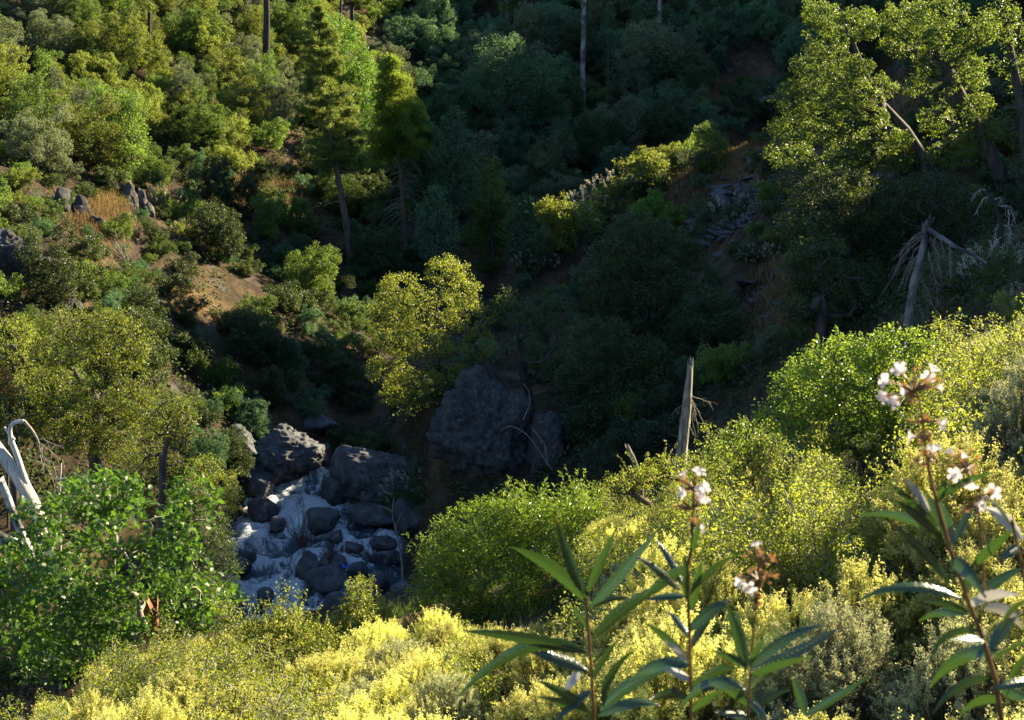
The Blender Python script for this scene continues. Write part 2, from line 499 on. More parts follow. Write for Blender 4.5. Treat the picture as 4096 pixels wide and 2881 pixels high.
def hit(u, v, off=0.0, ymin=0.0):
    """first point of the ground (raised by off) seen through a picture point; returns the ground point"""
    d = ray(u, v)
    p = d[None] * _TS[:, None]
    m = (p[:, 2] < H(p[:, 0], p[:, 1]) + off) & (p[:, 1] >= ymin)
    if not m.any():
        return None
    q = p[m.argmax()]
    return np.array([q[0], q[1], h1(q[0], q[1])])

def ground_pt(u, y):
    """ground point at distance y in the direction of picture column u"""
    z = -10.0
    for _ in range(8):
        dep = y * CP_ - z * SP_
        x = (u - 512) / FPX * dep
        z = h1(x, y)
    return np.array([x, y, z])

m_soil, nt, out = newmat('dry_slope_soil')
tc = N(nt, 'ShaderNodeTexCoord')
n1 = N(nt, 'ShaderNodeTexNoise', i_Scale=0.16, i_Detail=8.0, i_Roughness=0.68)
n2 = N(nt, 'ShaderNodeTexNoise', i_Scale=2.2, i_Detail=8.0, i_Roughness=0.72)
n3 = N(nt, 'ShaderNodeTexNoise', i_Scale=0.5, i_Detail=6.0, i_Roughness=0.7)
for n in (n1, n2, n3):
    nt.links.new(tc.outputs['Object'], n.inputs['Vector'])
c = ramp(nt, n1.outputs['Fac'], [(0.36, (0.024, 0.02, 0.015)), (0.52, (0.07, 0.05, 0.03)), (0.70, (0.20, 0.135, 0.07))])
mx = N(nt, 'ShaderNodeMix', data_type='RGBA', blend_type='MULTIPLY')
mx.inputs[0].default_value = 0.85
nt.links.new(c, mx.inputs[6])
nt.links.new(ramp(nt, n2.outputs['Fac'], [(0.3, (0.35, 0.35, 0.35)), (0.7, (1.35, 1.3, 1.25))]), mx.inputs[7])
mx2 = N(nt, 'ShaderNodeMix', data_type='RGBA')
nt.links.new(ramp(nt, n3.outputs['Fac'], [(0.56, (0, 0, 0)), (0.64, (1, 1, 1))]), mx2.inputs[0])
nt.links.new(mx.outputs[2], mx2.inputs[6])
mx2.inputs[7].default_value = (0.10, 0.09, 0.08, 1)
p = N(nt, 'ShaderNodeBsdfPrincipled', i_Roughness=0.95)
p.inputs['Specular IOR Level'].default_value = 0.15
nt.links.new(mx2.outputs[2], p.inputs['Base Color'])
b = N(nt, 'ShaderNodeBump', i_Strength=1.0, i_Distance=0.25)
nt.links.new(n2.outputs['Fac'], b.inputs['Height'])
nt.links.new(b.outputs[0], p.inputs['Normal'])
nt.links.new(p.outputs[0], out.inputs[0])

mb = MB()
nx, ny = len(GX), len(GY)
i = np.arange(nx - 1)[:, None] * ny
j = np.arange(ny - 1)[None]
F = np.stack([i + j, i + ny + j, i + ny + j + 1, i + j + 1], -1).reshape(-1, 4)
mb.indexed(np.stack([_X, _Y, GZ], -1).reshape(-1, 3), F)
tag(link('terrain', mb.mesh('terrain', m_soil)), 'steep brown ravine slopes with bare soil and dry litter', kind='structure')

# ------------------------------------------------------------------ creek water
m_water, nt, out = newmat('white_water')
tc = N(nt, 'ShaderNodeTexCoord')
at = N(nt, 'ShaderNodeAttribute', attribute_name='foam')
mp = N(nt, 'ShaderNodeMapping')
mp.inputs['Scale'].default_value = (0.55, 1.7, 1.0)
fw = N(nt, 'ShaderNodeAttribute', attribute_name='flow')
nt.links.new(fw.outputs['Vector'], mp.inputs[0])
mp2 = N(nt, 'ShaderNodeMapping')
mp2.inputs['Scale'].default_value = (1.1, 1.7, 1.0)
nt.links.new(fw.outputs['Vector'], mp2.inputs[0])
n1 = N(nt, 'ShaderNodeTexNoise', i_Scale=2.3, i_Detail=9.0, i_Roughness=0.76, i_Distortion=1.0)
nt.links.new(mp.outputs[0], n1.inputs['Vector'])
n2 = N(nt, 'ShaderNodeTexNoise', i_Scale=3.2, i_Detail=9.0, i_Roughness=0.78, i_Distortion=2.2)
nt.links.new(mp2.outputs[0], n2.inputs['Vector'])
ad = N(nt, 'ShaderNodeMath', operation='ADD')
ad2 = N(nt, 'ShaderNodeMath', operation='MULTIPLY_ADD', i_1=0.55)
nt.links.new(n2.outputs['Fac'], ad2.inputs[0])
nt.links.new(n1.outputs['Fac'], ad2.inputs[2])
nt.links.new(ad2.outputs[0], ad.inputs[0])
nt.links.new(at.outputs['Fac'], ad.inputs[1])
fo = ramp(nt, ad.outputs[0], [(0.735, (0, 0, 0)), (0.835, (0.27, 0.27, 0.27)), (0.905, (0.78, 0.78, 0.78)), (1.0, (1, 1, 1))])
p = N(nt, 'ShaderNodeBsdfPrincipled')
cm = N(nt, 'ShaderNodeMix', data_type='RGBA')
nt.links.new(fo, cm.inputs[0])
cm.inputs[6].default_value = (0.06, 0.105, 0.14, 1)
cm.inputs[7].default_value = (0.82, 0.90, 0.97, 1)  # blue tint of aerated foam, with cool shade put into the colour
nt.links.new(cm.outputs[2], p.inputs['Base Color'])
rr = N(nt, 'ShaderNodeMapRange', i_3=0.08, i_4=0.7)
nt.links.new(fo, rr.inputs[0])
nt.links.new(rr.outputs[0], p.inputs['Roughness'])
b = N(nt, 'ShaderNodeBump', i_Strength=1.0, i_Distance=0.3)
nt.links.new(ad2.outputs[0], b.inputs['Height'])
nt.links.new(b.outputs[0], p.inputs['Normal'])
nt.links.new(p.outputs[0], out.inputs[0])

seg = np.hypot(*np.diff(RIV[:, :2], axis=0).T)
cum = np.r_[0, np.cumsum(seg)]
s0, s1 = np.interp(70.6, RIV[::-1, 1], cum[::-1]), np.interp(24, RIV[::-1, 1], cum[::-1])
S = np.arange(s0, s1, 0.16)
T = np.linspace(-1.25, 1.25, 70)
cx = np.array([np.interp(S, cum, RIV[:, k]) for k in range(3)]).T
ker = np.ones(31) / 31
sm = np.stack([np.convolve(np.pad(cx[:, k], 15, 'edge'), ker, 'valid') for k in range(3)], 1)
tn = nrm(np.c_[np.gradient(sm[:, 0]), np.gradient(sm[:, 1]), np.zeros(len(S))])
sd = np.c_[-tn[:, 1], tn[:, 0], np.zeros(len(S))]
hw = (halfw(sm[:, 1]) + 1.0) / 1.25
WP = sm[:, None] + sd[:, None] * (T[None, :, None] * hw[:, None, None])
fl = WP.reshape(-1, 3)
st = np.c_[np.repeat(S, len(T)), np.tile(T, len(S)) * np.repeat(hw, len(T)), np.zeros(len(fl))]
w1 = fbm(st * [0.55, 0.9, 1] + 3.1, 4, 0.55)
w2 = fbm(st * [1.7, 2.6, 1] + 9.0, 3, 0.6)
rdg = 1 - np.abs(fbm(st * [0.8, 0.55, 1] + 5, 4, 0.6)) * 1.6
fl[:, 2] += -0.12 + 0.14 * w1 + 0.14 * w2 + 0.18 * np.clip(rdg, 0, 1) ** 2
lat = np.abs(np.tile(T, len(S)))
foam = -0.02 + 0.14 * w1 + 0.08 * w2 + 0.18 * np.clip(rdg, 0, 1) ** 2
mid = np.interp(fl[:, 1], [50, 56, 68, 76], [0.05, 0.06, 0.06, 0.10])
foam = foam + mid - 0.18 * np.clip(lat - 0.75, 0, 1) - 0.14 * np.clip((np.tile(T, len(S)) - 0.25) / 0.4, 0, 1)
for (ru, rv, rw) in [(261, 519, 44), (276, 531, 23), (321, 532, 34), (306, 581, 25), (331, 570, 32), (325, 591, 44), (357, 579, 23), (249, 563, 19), (264, 606, 22), (352, 552, 22), (382, 550, 26)]:
    rp = ray(ru, rv)
    rp = rp * (-25.7 / rp[2])
    dx, dy = fl[:, 0] - rp[0], fl[:, 1] - (rp[1] + 0.4)
    rr_ = rw * 0.046 * 0.5
    dd_ = np.hypot(dx, dy) / rr_
    foam += 0.13 * np.exp(-((dd_ - 1.35) / 0.35) ** 2)
    wake = np.exp(-(dx / (0.8 * rr_)) ** 2) * np.clip(-dy / rr_ - 1.2, 0, 1) * np.exp(-np.clip(-dy / rr_ - 1.6, 0, None) / 1.4)
    foam -= 0.17 * wake
    fl[:, 2] += 0.12 * np.exp(-((dd_ - 1.3) / 0.4) ** 2) * (dy > 0) - 0.08 * wake
mb = MB()
k = len(T)
i = np.arange(len(S) - 1)[:, None] * k
j = np.arange(k - 1)[None]
F = np.stack([i + j, i + j + 1, i + k + j + 1, i + k + j], -1).reshape(-1, 4)
mb.indexed(fl, F)
wm = mb.mesh('creek_water', m_water)
fa = wm.attributes.new('foam', 'FLOAT', 'POINT')
fa.data.foreach_set('value', foam.astype(np.float32))
fa = wm.attributes.new('flow', 'FLOAT_VECTOR', 'POINT')
fa.data.foreach_set('vector', (st + np.c_[0.25 * w1, 0.35 * w1, 0 * w1]).astype(np.float32).ravel())
tag(link('creek_water', wm), 'foaming white creek water rushing between dark boulders', kind='structure')

def water_z(x, y):
    d, z = rivd(np.array([[x, y]]))
    return float(z[0]) + 0.05

# ------------------------------------------------------------------ rocks
def ico(n):
    bm = bmesh.new()
    bmesh.ops.create_icosphere(bm, subdivisions=n, radius=1)
    V = np.array([v.co[:] for v in bm.verts])
    F = np.array([[v.index for v in f.verts] for f in bm.faces])
    bm.free()
    return V, F
ICO = {n: ico(n) for n in (2, 3, 4, 5, 6)}

def rock_mesh(seed, size, sub=4, rough=0.07, mat='rock', planes=11, sharp=60, layer=0.0, nscale=2.0):
    rng = np.random.default_rng(seed)
    D, F = ICO[sub]
    n = runit(planes, rng)
    dd = rng.uniform(0.6, 1.0, planes)
    c = np.maximum(D @ n.T, 1e-4) / dd
    r = (c ** sharp).sum(1) ** (-1.0 / sharp)
    r = np.minimum(r, 1.15)
    P = D * r[:, None]
    P = P + D * (rough * (fbm(P * nscale + seed * 3.7, 5, 0.55) + 0.7 * (0.5 - np.abs(fbm(P * nscale * 1.7 + seed, 4, 0.55)))))[:, None]
    if layer:
        ax = nrm(rng.normal(size=3) * [0.4, 0.4, 1])
        t = P @ ax * 7 + fbm(P * 1.5, 3)
        P = P + D * (layer * (np.abs((t % 1) - 0.5) - 0.25))[:, None]
    P = P * np.asarray(size)
    mb = MB()
    mb.indexed(P, F, smooth=sub >= 4)
    return mb.mesh('rock', MAT[mat])

# ------------------------------------------------------------------ foliage builders
RH = np.array([(0, 0, 0), (0.45, -0.5, 0.07), (1, 0, -0.03), (0.45, 0.5, 0.07)])
OV = np.array([(0, 0, 0), (0.3, -0.5, 0.06), (0.72, -0.42, 0.05), (1, 0, -0.05), (0.72, 0.42, 0.05), (0.3, 0.5, 0.06)])
LOB = np.array([(0, 0, 0), (0.10, -0.10, .01), (0.22, -0.40, .05), (0.32, -0.14, .02), (0.48, -0.56, .07), (0.58, -0.18, .02), (0.78, -0.44, .04), (0.80, -0.12, .01), (1, 0, -.03), (0.80, 0.12, .01), (0.78, 0.44, .04), (0.58, 0.18, .02), (0.48, 0.56, .07), (0.32, 0.14, .02), (0.22, 0.40, .05), (0.10, 0.10, .01)])

def leaves(mb, P, A, Nn, L, W, tmpl=RH, rnd=None, mi=0):
    A = nrm(A)
    B = nrm(np.cross(Nn, A))
    Nn = np.cross(A, B)
    L = np.broadcast_to(L, len(P))[:, None, None]
    W = np.broadcast_to(W, len(P))[:, None, None]
    V = P[:, None] + L * tmpl[None, :, 0:1] * A[:, None] + W * tmpl[None, :, 1:2] * B[:, None] + L * tmpl[None, :, 2:3] * Nn[:, None]
    mb.polys(V, rnd, mi)

def clump_leaves(mb, C, R, per, L, W, rng, tmpl=RH, flat=0.75, up=0.5, droop=0.1, rnd0=None):
    """leaf clouds around clump centres C with radii R"""
    n = len(C) * per
    c = np.repeat(C, per, 0)
    r = np.repeat(np.broadcast_to(R, len(C)), per)
    d = runit(n, rng)
    rad = rng.uniform(0, 1, n) ** 0.45
    P = c + d * (r * rad)[:, None] * [1, 1, flat]
    Nn = nrm(d * 0.7 + [0, 0, up] + runit(n, rng) * 0.75)
    A = nrm(np.cross(Nn, runit(n, rng)) + d * 0.35 + [0, 0, -droop])
    s = rng.uniform(0.6, 1.25, n)
    tone = np.repeat(rng.uniform(0, 1, len(C)) if rnd0 is None else rnd0, per)
    leaves(mb, P, A, Nn, L * s, W * s, tmpl, np.clip(0.5 * tone + 0.5 * rng.uniform(0, 1, n) , 0, 1))

def lobe_clumps(lobes, spacing, rng, shell=0.4):
    """clump centres spread through a set of ellipsoids (cx,cy,cz,rx,ry,rz), denser near their skins"""
    out = []
    for l in lobes:
        c, r = np.array(l[:3]), np.array(l[3:6])
        area = (r[0] * r[1] + r[0] * r[2] + r[1] * r[2]) * 4.2
        n = max(6, int(area / spacing ** 2))
        d = runit(n, rng)
        f = 1 - shell * rng.uniform(0, 1, n) ** 1.4
        bump = 1 + 0.16 * fbm(d * 2.2 + c, 2)
        out.append(c + d * r * (f * bump)[:, None])
    P = np.concatenate(out)
    keep = np.ones(len(P), bool)
    for i in range(len(P)):
        if keep[i]:
            d2 = ((P[i + 1:] - P[i]) ** 2).sum(1)
            keep[i + 1:][d2 < (spacing * 0.62) ** 2] = False
    return P[keep]

def skeleton(mb, trunk, C, r0, rng, k=6, mi=0, rmin=0.008, wob=0.12, kmin=4):
    """trunk polyline + limbs that reach every clump centre; radii follow the load carried"""
    trunk = np.asarray(trunk, float)
    pts = [p for p in trunk]
    par = [-1] + list(range(len(trunk) - 1))
    chains = []
    C = C[np.argsort(((C - trunk[len(trunk) // 2]) ** 2).sum(1))]
    ends = []
    for c in C:
        A = np.array(pts)
        d = A - c
        cost = np.linalg.norm(d, axis=1) + 0.9 * np.maximum(0, d[:, 2]) + 0.02 * np.arange(len(A)) / len(A)
        cost[0] += 1e3
        b = int(cost.argmin())
        L = np.linalg.norm(c - A[b])
        m = 4 if L > 0.8 else 3
        t = np.linspace(0, 1, m + 1)[1:]
        q = A[b] + (c - A[b]) * t[:, None]
        q[:-1] += rng.normal(size=(m - 1, 3)) * wob * L * 0.5 + [0, 0, 0.06 * L]
        idx = [b]
        for x in q:
            pts.append(x)
            par.append(idx[-1])
            idx.append(len(pts) - 1)
        chains.append(idx)
        ends.append(idx[-1])
    w = np.zeros(len(pts))
    for e in ends:
        w[e] += 1
    for i in range(len(pts) - 1, 0, -1):
        if par[i] >= 0:
            w[par[i]] += w[i]
    A = np.array(pts)
    rad = np.maximum(r0 * np.sqrt(np.maximum(w, 0.3) / max(w[0], 1)), rmin)
    tr = rad[:len(trunk)] * (1 + np.linspace(0.35, 0, len(trunk)) ** 2)
    mb.tube(trunk, tr, 9, None, mi)
    for ch in chains:
        r = rad[ch].copy()
        r[0] = min(r[0], r[1] * 1.3)
        kk = k if r[1] > 0.05 else kmin
        mb.tube(A[ch], r, kk, None, mi, cap=False)

def twigs(mb, C, R, per, rng, r=0.01, mi=0):
    for c, rr in zip(C, np.broadcast_to(R, len(C))):
        for _ in range(per):
            d = nrm(rng.normal(size=3) + [0, 0, 0.3])
            e = c + d * rr * rng.uniform(0.7, 1.15)
            mb.tube([c, (c + e) / 2 + rng.normal(size=3) * rr * 0.1, e], [r, r * 0.7, r * 0.3], 3, None, mi, cap=False)

def tree(name, base, trunk, lobes, label, cat='tree', group=None, leaf='live_oak', spacing=0.55, per=60, L=0.10, W=0.06,
         cr=None, r0=0.2, seed=1, bark='bark', tmpl=RH, shell=0.4, parts=('trunk', 'crown'), thin=1.0, flat=0.75):
    """base: world point; trunk and lobes are given relative to it"""
    rng = np.random.default_rng(seed)
    root = thing(name, base, label, cat, group)
    C = lobe_clumps(lobes, spacing, rng, shell)
    if thin < 1:
        C = C[rng.uniform(size=len(C)) < thin]
    a, b = MB(), MB()
    skeleton(a, trunk, C, r0, rng)
    R = (cr or spacing * 0.75) * rng.uniform(0.7, 1.3, len(C))
    clump_leaves(b, C, R, per, L, W, rng, tmpl, flat)
    link(parts[0], a.mesh(parts[0], MAT[bark]), root)
    link(parts[1], b.mesh(parts[1], MAT[leaf]), root)
    return root

def ptree(name, bu, by, trunk_px, lobes_px, label, dj=0.25, zoff=0.0, seed=1, **kw):
    """tree whose trunk and crown lobes are measured in the picture, at distance by; lobes (u,v,ru,rv[,dy])"""
    base = ground_pt(bu, by)
    base[2] += zoff
    rng = np.random.default_rng(seed + 900)
    tr = [np.zeros(3)]
    for t in trunk_px:
        y = by + (t[2] if len(t) > 2 else 0)
        tr.append(pix(t[0], t[1], y) - base)
    lb = []
    for l in lobes_px:
        dy = l[4] if len(l) > 4 else rng.uniform(-1, 1) * dj * 4
        c = pix(l[0], l[1], by + dy)
        s = proj(c)[2] / FPX
        lb.append(tuple(c - base) + (l[2] * s, (l[2] + l[3]) * 0.5 * s, l[3] * s))
    return tree(name, tuple(base), tr, lb, label, seed=seed, **kw)

# prototypes of bushes: list of (part name, mesh); placed again and again with shared meshes
def bush_proto(seed, rx=1.0, rz=1.0, leaf='far_olive', spacing=0.34, per=34, L=0.12, W=0.075, tmpl=RH, nl=5, stems=True, stem='browntwig', cr=None, flat=0.8):
    rng = np.random.default_rng(seed)
    lobes = [(0, 0, 0.5 * rz, 0.52 * rx, 0.52 * rx, 0.45 * rz)]
    for k in range(nl):
        a = rng.uniform(0, 6.28)
        rr = rng.uniform(0.3, 0.78) * rx
        s = rng.uniform(0.22, 0.42)
        lobes.append((math.cos(a) * rr, math.sin(a) * rr, rng.uniform(0.3, 1.05) * rz, s * rx, s * rx, s * rz))
    C = lobe_clumps(lobes, spacing, rng, 0.5)
    C = C[fbm(C * 2.6 / rx + seed, 2) > -0.28]
    C = C[C[:, 2] > 0.05 * rz]
    a, b = MB(), MB()
    skeleton(a, [(0, 0, -0.25), (0, 0, 0.05 * rz), (0.03, 0.02, 0.2 * rz)], C, 0.055 * rx, rng, k=4, rmin=0.006, kmin=3)
    clump_leaves(b, C, (cr or spacing * 0.8) * rng.uniform(0.6, 1.35, len(C)), per, L, W, rng, tmpl, flat)
    return [('stems', a.mesh('stems', MAT[stem])), ('foliage', b.mesh('foliage', MAT[leaf]))]

SCATTER = []
def place(proto, name, loc, scale, rotz, label=None, cat='shrub', group=None, mats=None, scat=None, tilt=0.0):
    root = thing(name, loc, label, cat, group, rotz, scale)
    if tilt:
        root.rotation_euler[1] = tilt
    for k, (pn, me) in enumerate(proto):
        o = link(pn, me, root)
        if mats and mats.get(pn):
            o.material_slots[0].link = 'OBJECT'
            o.material_slots[0].material = MAT[mats[pn]]
    if scat:
        SCATTER.append((root, scat, loc))
    return root

# ------------------------------------------------------------------ bush prototypes
FARB = [bush_proto(100 + k, 1.0, (0.85, 1.1, 1.35, 0.95, 1.2)[k], 'far_olive', 0.27, 84, 0.072, 0.046, nl=(9, 11, 8, 12, 10)[k], cr=0.17) for k in range(5)]
FART = [bush_proto(140 + k, 1.0, (1.5, 1.9, 1.35)[k], 'far_green', 0.2, 74, 0.05, 0.034, nl=(13, 12, 15)[k], stem='bark', cr=0.13) for k in range(3)]
OLIV = [bush_proto(160 + k, 0.75, (1.0, 1.2)[k], 'olive', 0.17, 31, 0.039, 0.022, nl=12, stem='twig', cr=0.12) for k in range(2)]
DEADB = []
for k in range(2):
    rng = np.random.default_rng(180 + k)
    a = MB()
    C = lobe_clumps([(0, 0, 0.7, 0.7, 0.7, 0.6), (0.3, 0.1, 0.9, 0.4, 0.4, 0.4)], 0.22, rng, 0.6)
    skeleton(a, [(0, 0, -0.2), (0, 0, 0.1), (0, 0.03, 0.3)], C, 0.05, rng, k=4, rmin=0.006, kmin=3)
    twigs(a, C, 0.22, 5, rng, 0.006)
    DEADB.append([('stems', a.mesh('stems', MAT['browntwig']))])

def candles(proto_mesh_seed, rx, rz, n, Lc, rng):
    """upright white flower spikes over the top of a bush"""
    b = MB()
    d = runit(n * 3, rng)
    d = d[(d[:, 2] > -0.1)][:n]
    P = d * [rx, rx, rz * 0.62] + [0, 0, rz * 0.6]
    for p, dd in zip(P, d):
        ax = nrm(dd * 0.7 + [0, 0, 0.6])
        m = 18
        t = rng.uniform(0, 1, m)
        r = 0.024 * (1 - 0.75 * t)
        o = runit(m, rng)
        o = nrm(o - (o @ ax)[:, None] * ax)
        Q = p + ax * (t * Lc)[:, None] + o * r[:, None]
        leaves(b, Q, nrm(o + ax * 0.5), nrm(np.cross(o, ax) + runit(m, rng) * 0.5), 0.034, 0.022, RH, rng.uniform(0, 1, m))
    return b.mesh('flower_spikes', MAT['candle'])
BUCK = []
for k in range(2):
    rng = np.random.default_rng(200 + k)
    BUCK.append(bush_proto(210 + k, 1.0, 0.95, 'far_green', 0.25, 60, 0.085, 0.045, nl=5) + [('flower_spikes', candles(0, 0.98, 0.95, 52, 0.17, rng))])

def chamise_proto(seed, bloom=1.0, nst=110, rad=0.62, hgt=1.0):
    rng = np.random.default_rng(seed)
    st, fo, fl = MB(), MB(), MB()
    tips, dirs = [], []
    bumps = runit(7, rng)
    for s in range(nst):
        d = nrm(np.array([rng.normal() * 0.62, rng.normal() * 0.62, rng.uniform(0.35, 1.1)]))
        bump = 0.78 + 0.3 * max(0, (bumps @ d).max()) ** 6 + rng.uniform(-0.08, 0.08)
        e = d * [rad, rad, hgt] * bump
        b0 = np.array([d[0] * 0.08, d[1] * 0.08, -0.2])
        mid = b0 * 0.4 + e * 0.55 + rng.normal(size=3) * 0.04
        st.tube([b0, mid, e], [0.011, 0.007, 0.003], 4, None, 0, cap=False)
        for k in range(5):
            f = rng.uniform(0.5, 1.0)
            o = mid + (e - mid) * f
            dd = nrm(d * 0.5 + [0, 0, 0.75] + rng.normal(size=3) * 0.38)
            tips.append(o)
            dirs.append(dd)
    T, D = np.array(tips), np.array(dirs)
    n = len(T)
    LB = rng.uniform(0.14, 0.30, n)
    # needles along each branchlet
    m = 30
    t = rng.uniform(-0.2, 0.85, (n, m))
    ax = np.repeat(D, m, 0)
    o = runit(n * m, rng)
    o = nrm(o - (o * ax).sum(1, keepdims=True) * ax)
    P = np.repeat(T, m, 0) + ax * (t * LB[:, None]).ravel()[:, None] + o * 0.004
    leaves(fo, P, nrm(o + ax * 1.1), runit(n * m, rng), rng.uniform(0.014, 0.03, n * m), 0.009, RH, rng.uniform(0, 1, n * m))
    for i in range(n):
        st.tube([T[i] - D[i] * 0.06, T[i] + D[i] * LB[i] * 0.9], [0.0025, 0.0012], 3, None, 0, cap=False)
    # flower plumes
    ok = rng.uniform(size=n) < bloom
    for i in np.nonzero(ok)[0]:
        e = T[i] + D[i] * LB[i] * 0.45
        spikes = [(e, D[i], LB[i] * 0.75, 34, 0.013)]
        for k in range(rng.integers(4, 8)):
            f = rng.uniform(-0.1, 0.5)
            dd = nrm(D[i] * 0.8 + rng.normal(size=3) * 0.42)
            spikes.append((e + D[i] * LB[i] * f * 0.7, dd, rng.uniform(0.04, 0.085), 15, 0.010))
        for (q, a, L, m, r) in spikes:
            t = rng.uniform(0, 1, m) ** 0.9
            o = runit(m, rng)
            o = nrm(o - (o @ a)[:, None] * a)
            P = q + a * (t * L)[:, None] + o * (r * (1.1 - 0.85 * t))[:, None]
            s = rng.uniform(0.010, 0.018, m)
            leaves(fl, P, nrm(o + a * 0.6 + runit(m, rng) * 0.4), nrm(a + runit(m, rng) * 0.7), s, s * 0.8, RH, np.clip(0.25 + 0.55 * t + rng.normal(size=m) * 0.15, 0, 1))
    return [('stems', st.mesh('stems', MAT['browntwig'])), ('foliage', fo.mesh('foliage', MAT['chamise'])), ('flower_plumes', fl.mesh('flower_plumes', MAT['plume']))]
CHAM = [chamise_proto(300, 0.97), chamise_proto(301, 0.9, 105, 0.66, 0.9), chamise_proto(302, 0.6, 100, 0.55, 1.1)]

# ------------------------------------------------------------------ scatter of shrubs on the far slopes
PL = []   # (x, y, radius) of everything that stands, for spacing
def free(x, y, r):
    return all((x - a) ** 2 + (y - b) ** 2 > (0.5 * (r + c)) ** 2 for a, b, c in PL)

rng = np.random.default_rng(21)
def zone(u, v, p):
    if p[1] < 58:
        return None
    x, y = p[0], p[1]
    if u < 385 and v < 165 + 20 * math.sin(u * 0.03) - (u > 250) * 25:
        return 'lit'
    if u < 200 and v < 310:
        return 'bare'
    if u < 385 and x < -3:
        return 'low'
    if y > 107:
        return 'far'
    if u > 770:
        return 'right'
    return 'bank'
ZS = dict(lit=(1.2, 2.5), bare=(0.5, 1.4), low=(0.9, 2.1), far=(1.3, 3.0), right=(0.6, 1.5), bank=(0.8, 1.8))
ZM = dict(lit=['far_olive', 'far_olive', 'far_green', 'far_grey'], bare=['far_olive', 'far_green', 'dark_oak', 'far_green'], low=['dark_oak', 'dark_oak', 'far_green'], far=['far_teal', 'far_teal', 'far_grey', 'dark_oak'], right=['far_olive', 'dark_oak', 'far_grey'], bank=['dark_oak', 'far_teal', 'far_green'])  # leaf tones by zone: sunlit and shaded looks put into the colour
MAXN = dict(lit=230, bare=70, low=100, far=260, right=90, bank=60)
# places kept clear for bare ground, rock and grass: (u, v, ru, rv)
CLEAR = [(104, 222, 28, 22), (140, 208, 12, 12), (30, 275, 34, 30), (215, 235, 26, 12), (262, 195, 26, 12), (485, 103, 22, 12), (735, 160, 30, 12), (735, 215, 32, 34), (775, 300, 28, 45), (750, 75, 28, 14), (715, 90, 22, 8), (905, 100, 60, 30), (8, 135, 14, 12), (275, 450, 60, 40), (490, 430, 70, 60), (250, 300, 30, 20)]
CAND = []
cnt = {k: 0 for k in ZS}
def far_name(z, tall):
    return 'hillside_tree' if tall else 'hillside_shrub'
for it in range(6500):
    u, v = rng.uniform(-30, 1050), rng.uniform(-14, 440)
    p = hit(u, v)
    if p is None:
        continue
    z = zone(u, v, p)
    if z is None or cnt[z] >= MAXN[z]:
        continue
    if any(((u - a) / c) ** 2 + ((v - b) / d) ** 2 < 1 for a, b, c, d in CLEAR):
        continue
    lo, hi = ZS[z]
    r = lo + (hi - lo) * rng.uniform() ** 1.6
    if rivd(p[None, :2])[0][0] < halfw(p[1]) + r * 0.6:
        continue
    if not free(p[0], p[1], r * (0.85 if z in ('lit', 'far') else 1.0)):
        continue
    PL.append((p[0], p[1], r))
    cnt[z] += 1
    tall = r > (1.75 if z in ('lit', 'low') else 2.0)
    CAND.append((tall, r / p[1] * (1.6 if z in ('lit', 'bare') else 1.0), r, p, z, ZM[z][rng.integers(len(ZM[z]))], rng.integers(15), rng.uniform(0.85, 1.2), rng.uniform(0, 6.28), rng.normal() * 0.14))
CAND.sort(key=lambda c: -c[1])
nsh, REST = 0, []
LAST = {}
for (tall, key, r, p, z, mt, kk, sz, rz_, tl) in CAND:
    if not tall:
        nsh += 1
        if nsh > 290:
            REST.append((p, r, rz_, kk % 5))
            continue
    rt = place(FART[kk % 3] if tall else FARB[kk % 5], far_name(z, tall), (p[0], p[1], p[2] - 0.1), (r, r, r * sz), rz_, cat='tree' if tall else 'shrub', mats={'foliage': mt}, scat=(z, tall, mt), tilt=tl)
    if not tall:
        LAST[kk % 5] = [o for o in rt.children if o.name.startswith('foliage')][0]

# the smaller brush between them grows into one thicket
me = bpy.data.meshes.new('brush_thicket')
me.from_pydata([tuple(q[0] - [0, 0, 0.1]) for q in REST], [], [])
for nm, ty, k in (('sc', 'FLOAT', 1), ('rz', 'FLOAT', 2), ('var', 'INT', 3)):
    at = me.attributes.new(nm, ty, 'POINT')
    at.data.foreach_set('value', [q[k] for q in REST])
ng = bpy.data.node_groups.new('brush_thicket', 'GeometryNodeTree')
ng.interface.new_socket('Geometry', in_out='INPUT', socket_type='NodeSocketGeometry')
ng.interface.new_socket('Geometry', in_out='OUTPUT', socket_type='NodeSocketGeometry')
gi, go = ng.nodes.new('NodeGroupInput'), ng.nodes.new('NodeGroupOutput')
jn = ng.nodes.new('GeometryNodeJoinGeometry')
def nattr(nm, ty):
    n = ng.nodes.new('GeometryNodeInputNamedAttribute')
    n.data_type = ty
    n.inputs['Name'].default_value = nm
    return next(o for o in n.outputs if o.enabled and o.name == 'Attribute')
a_sc, a_rz, a_var = nattr('sc', 'FLOAT'), nattr('rz', 'FLOAT'), nattr('var', 'INT')
cx_ = ng.nodes.new('ShaderNodeCombineXYZ')
ng.links.new(a_rz, cx_.inputs[2])
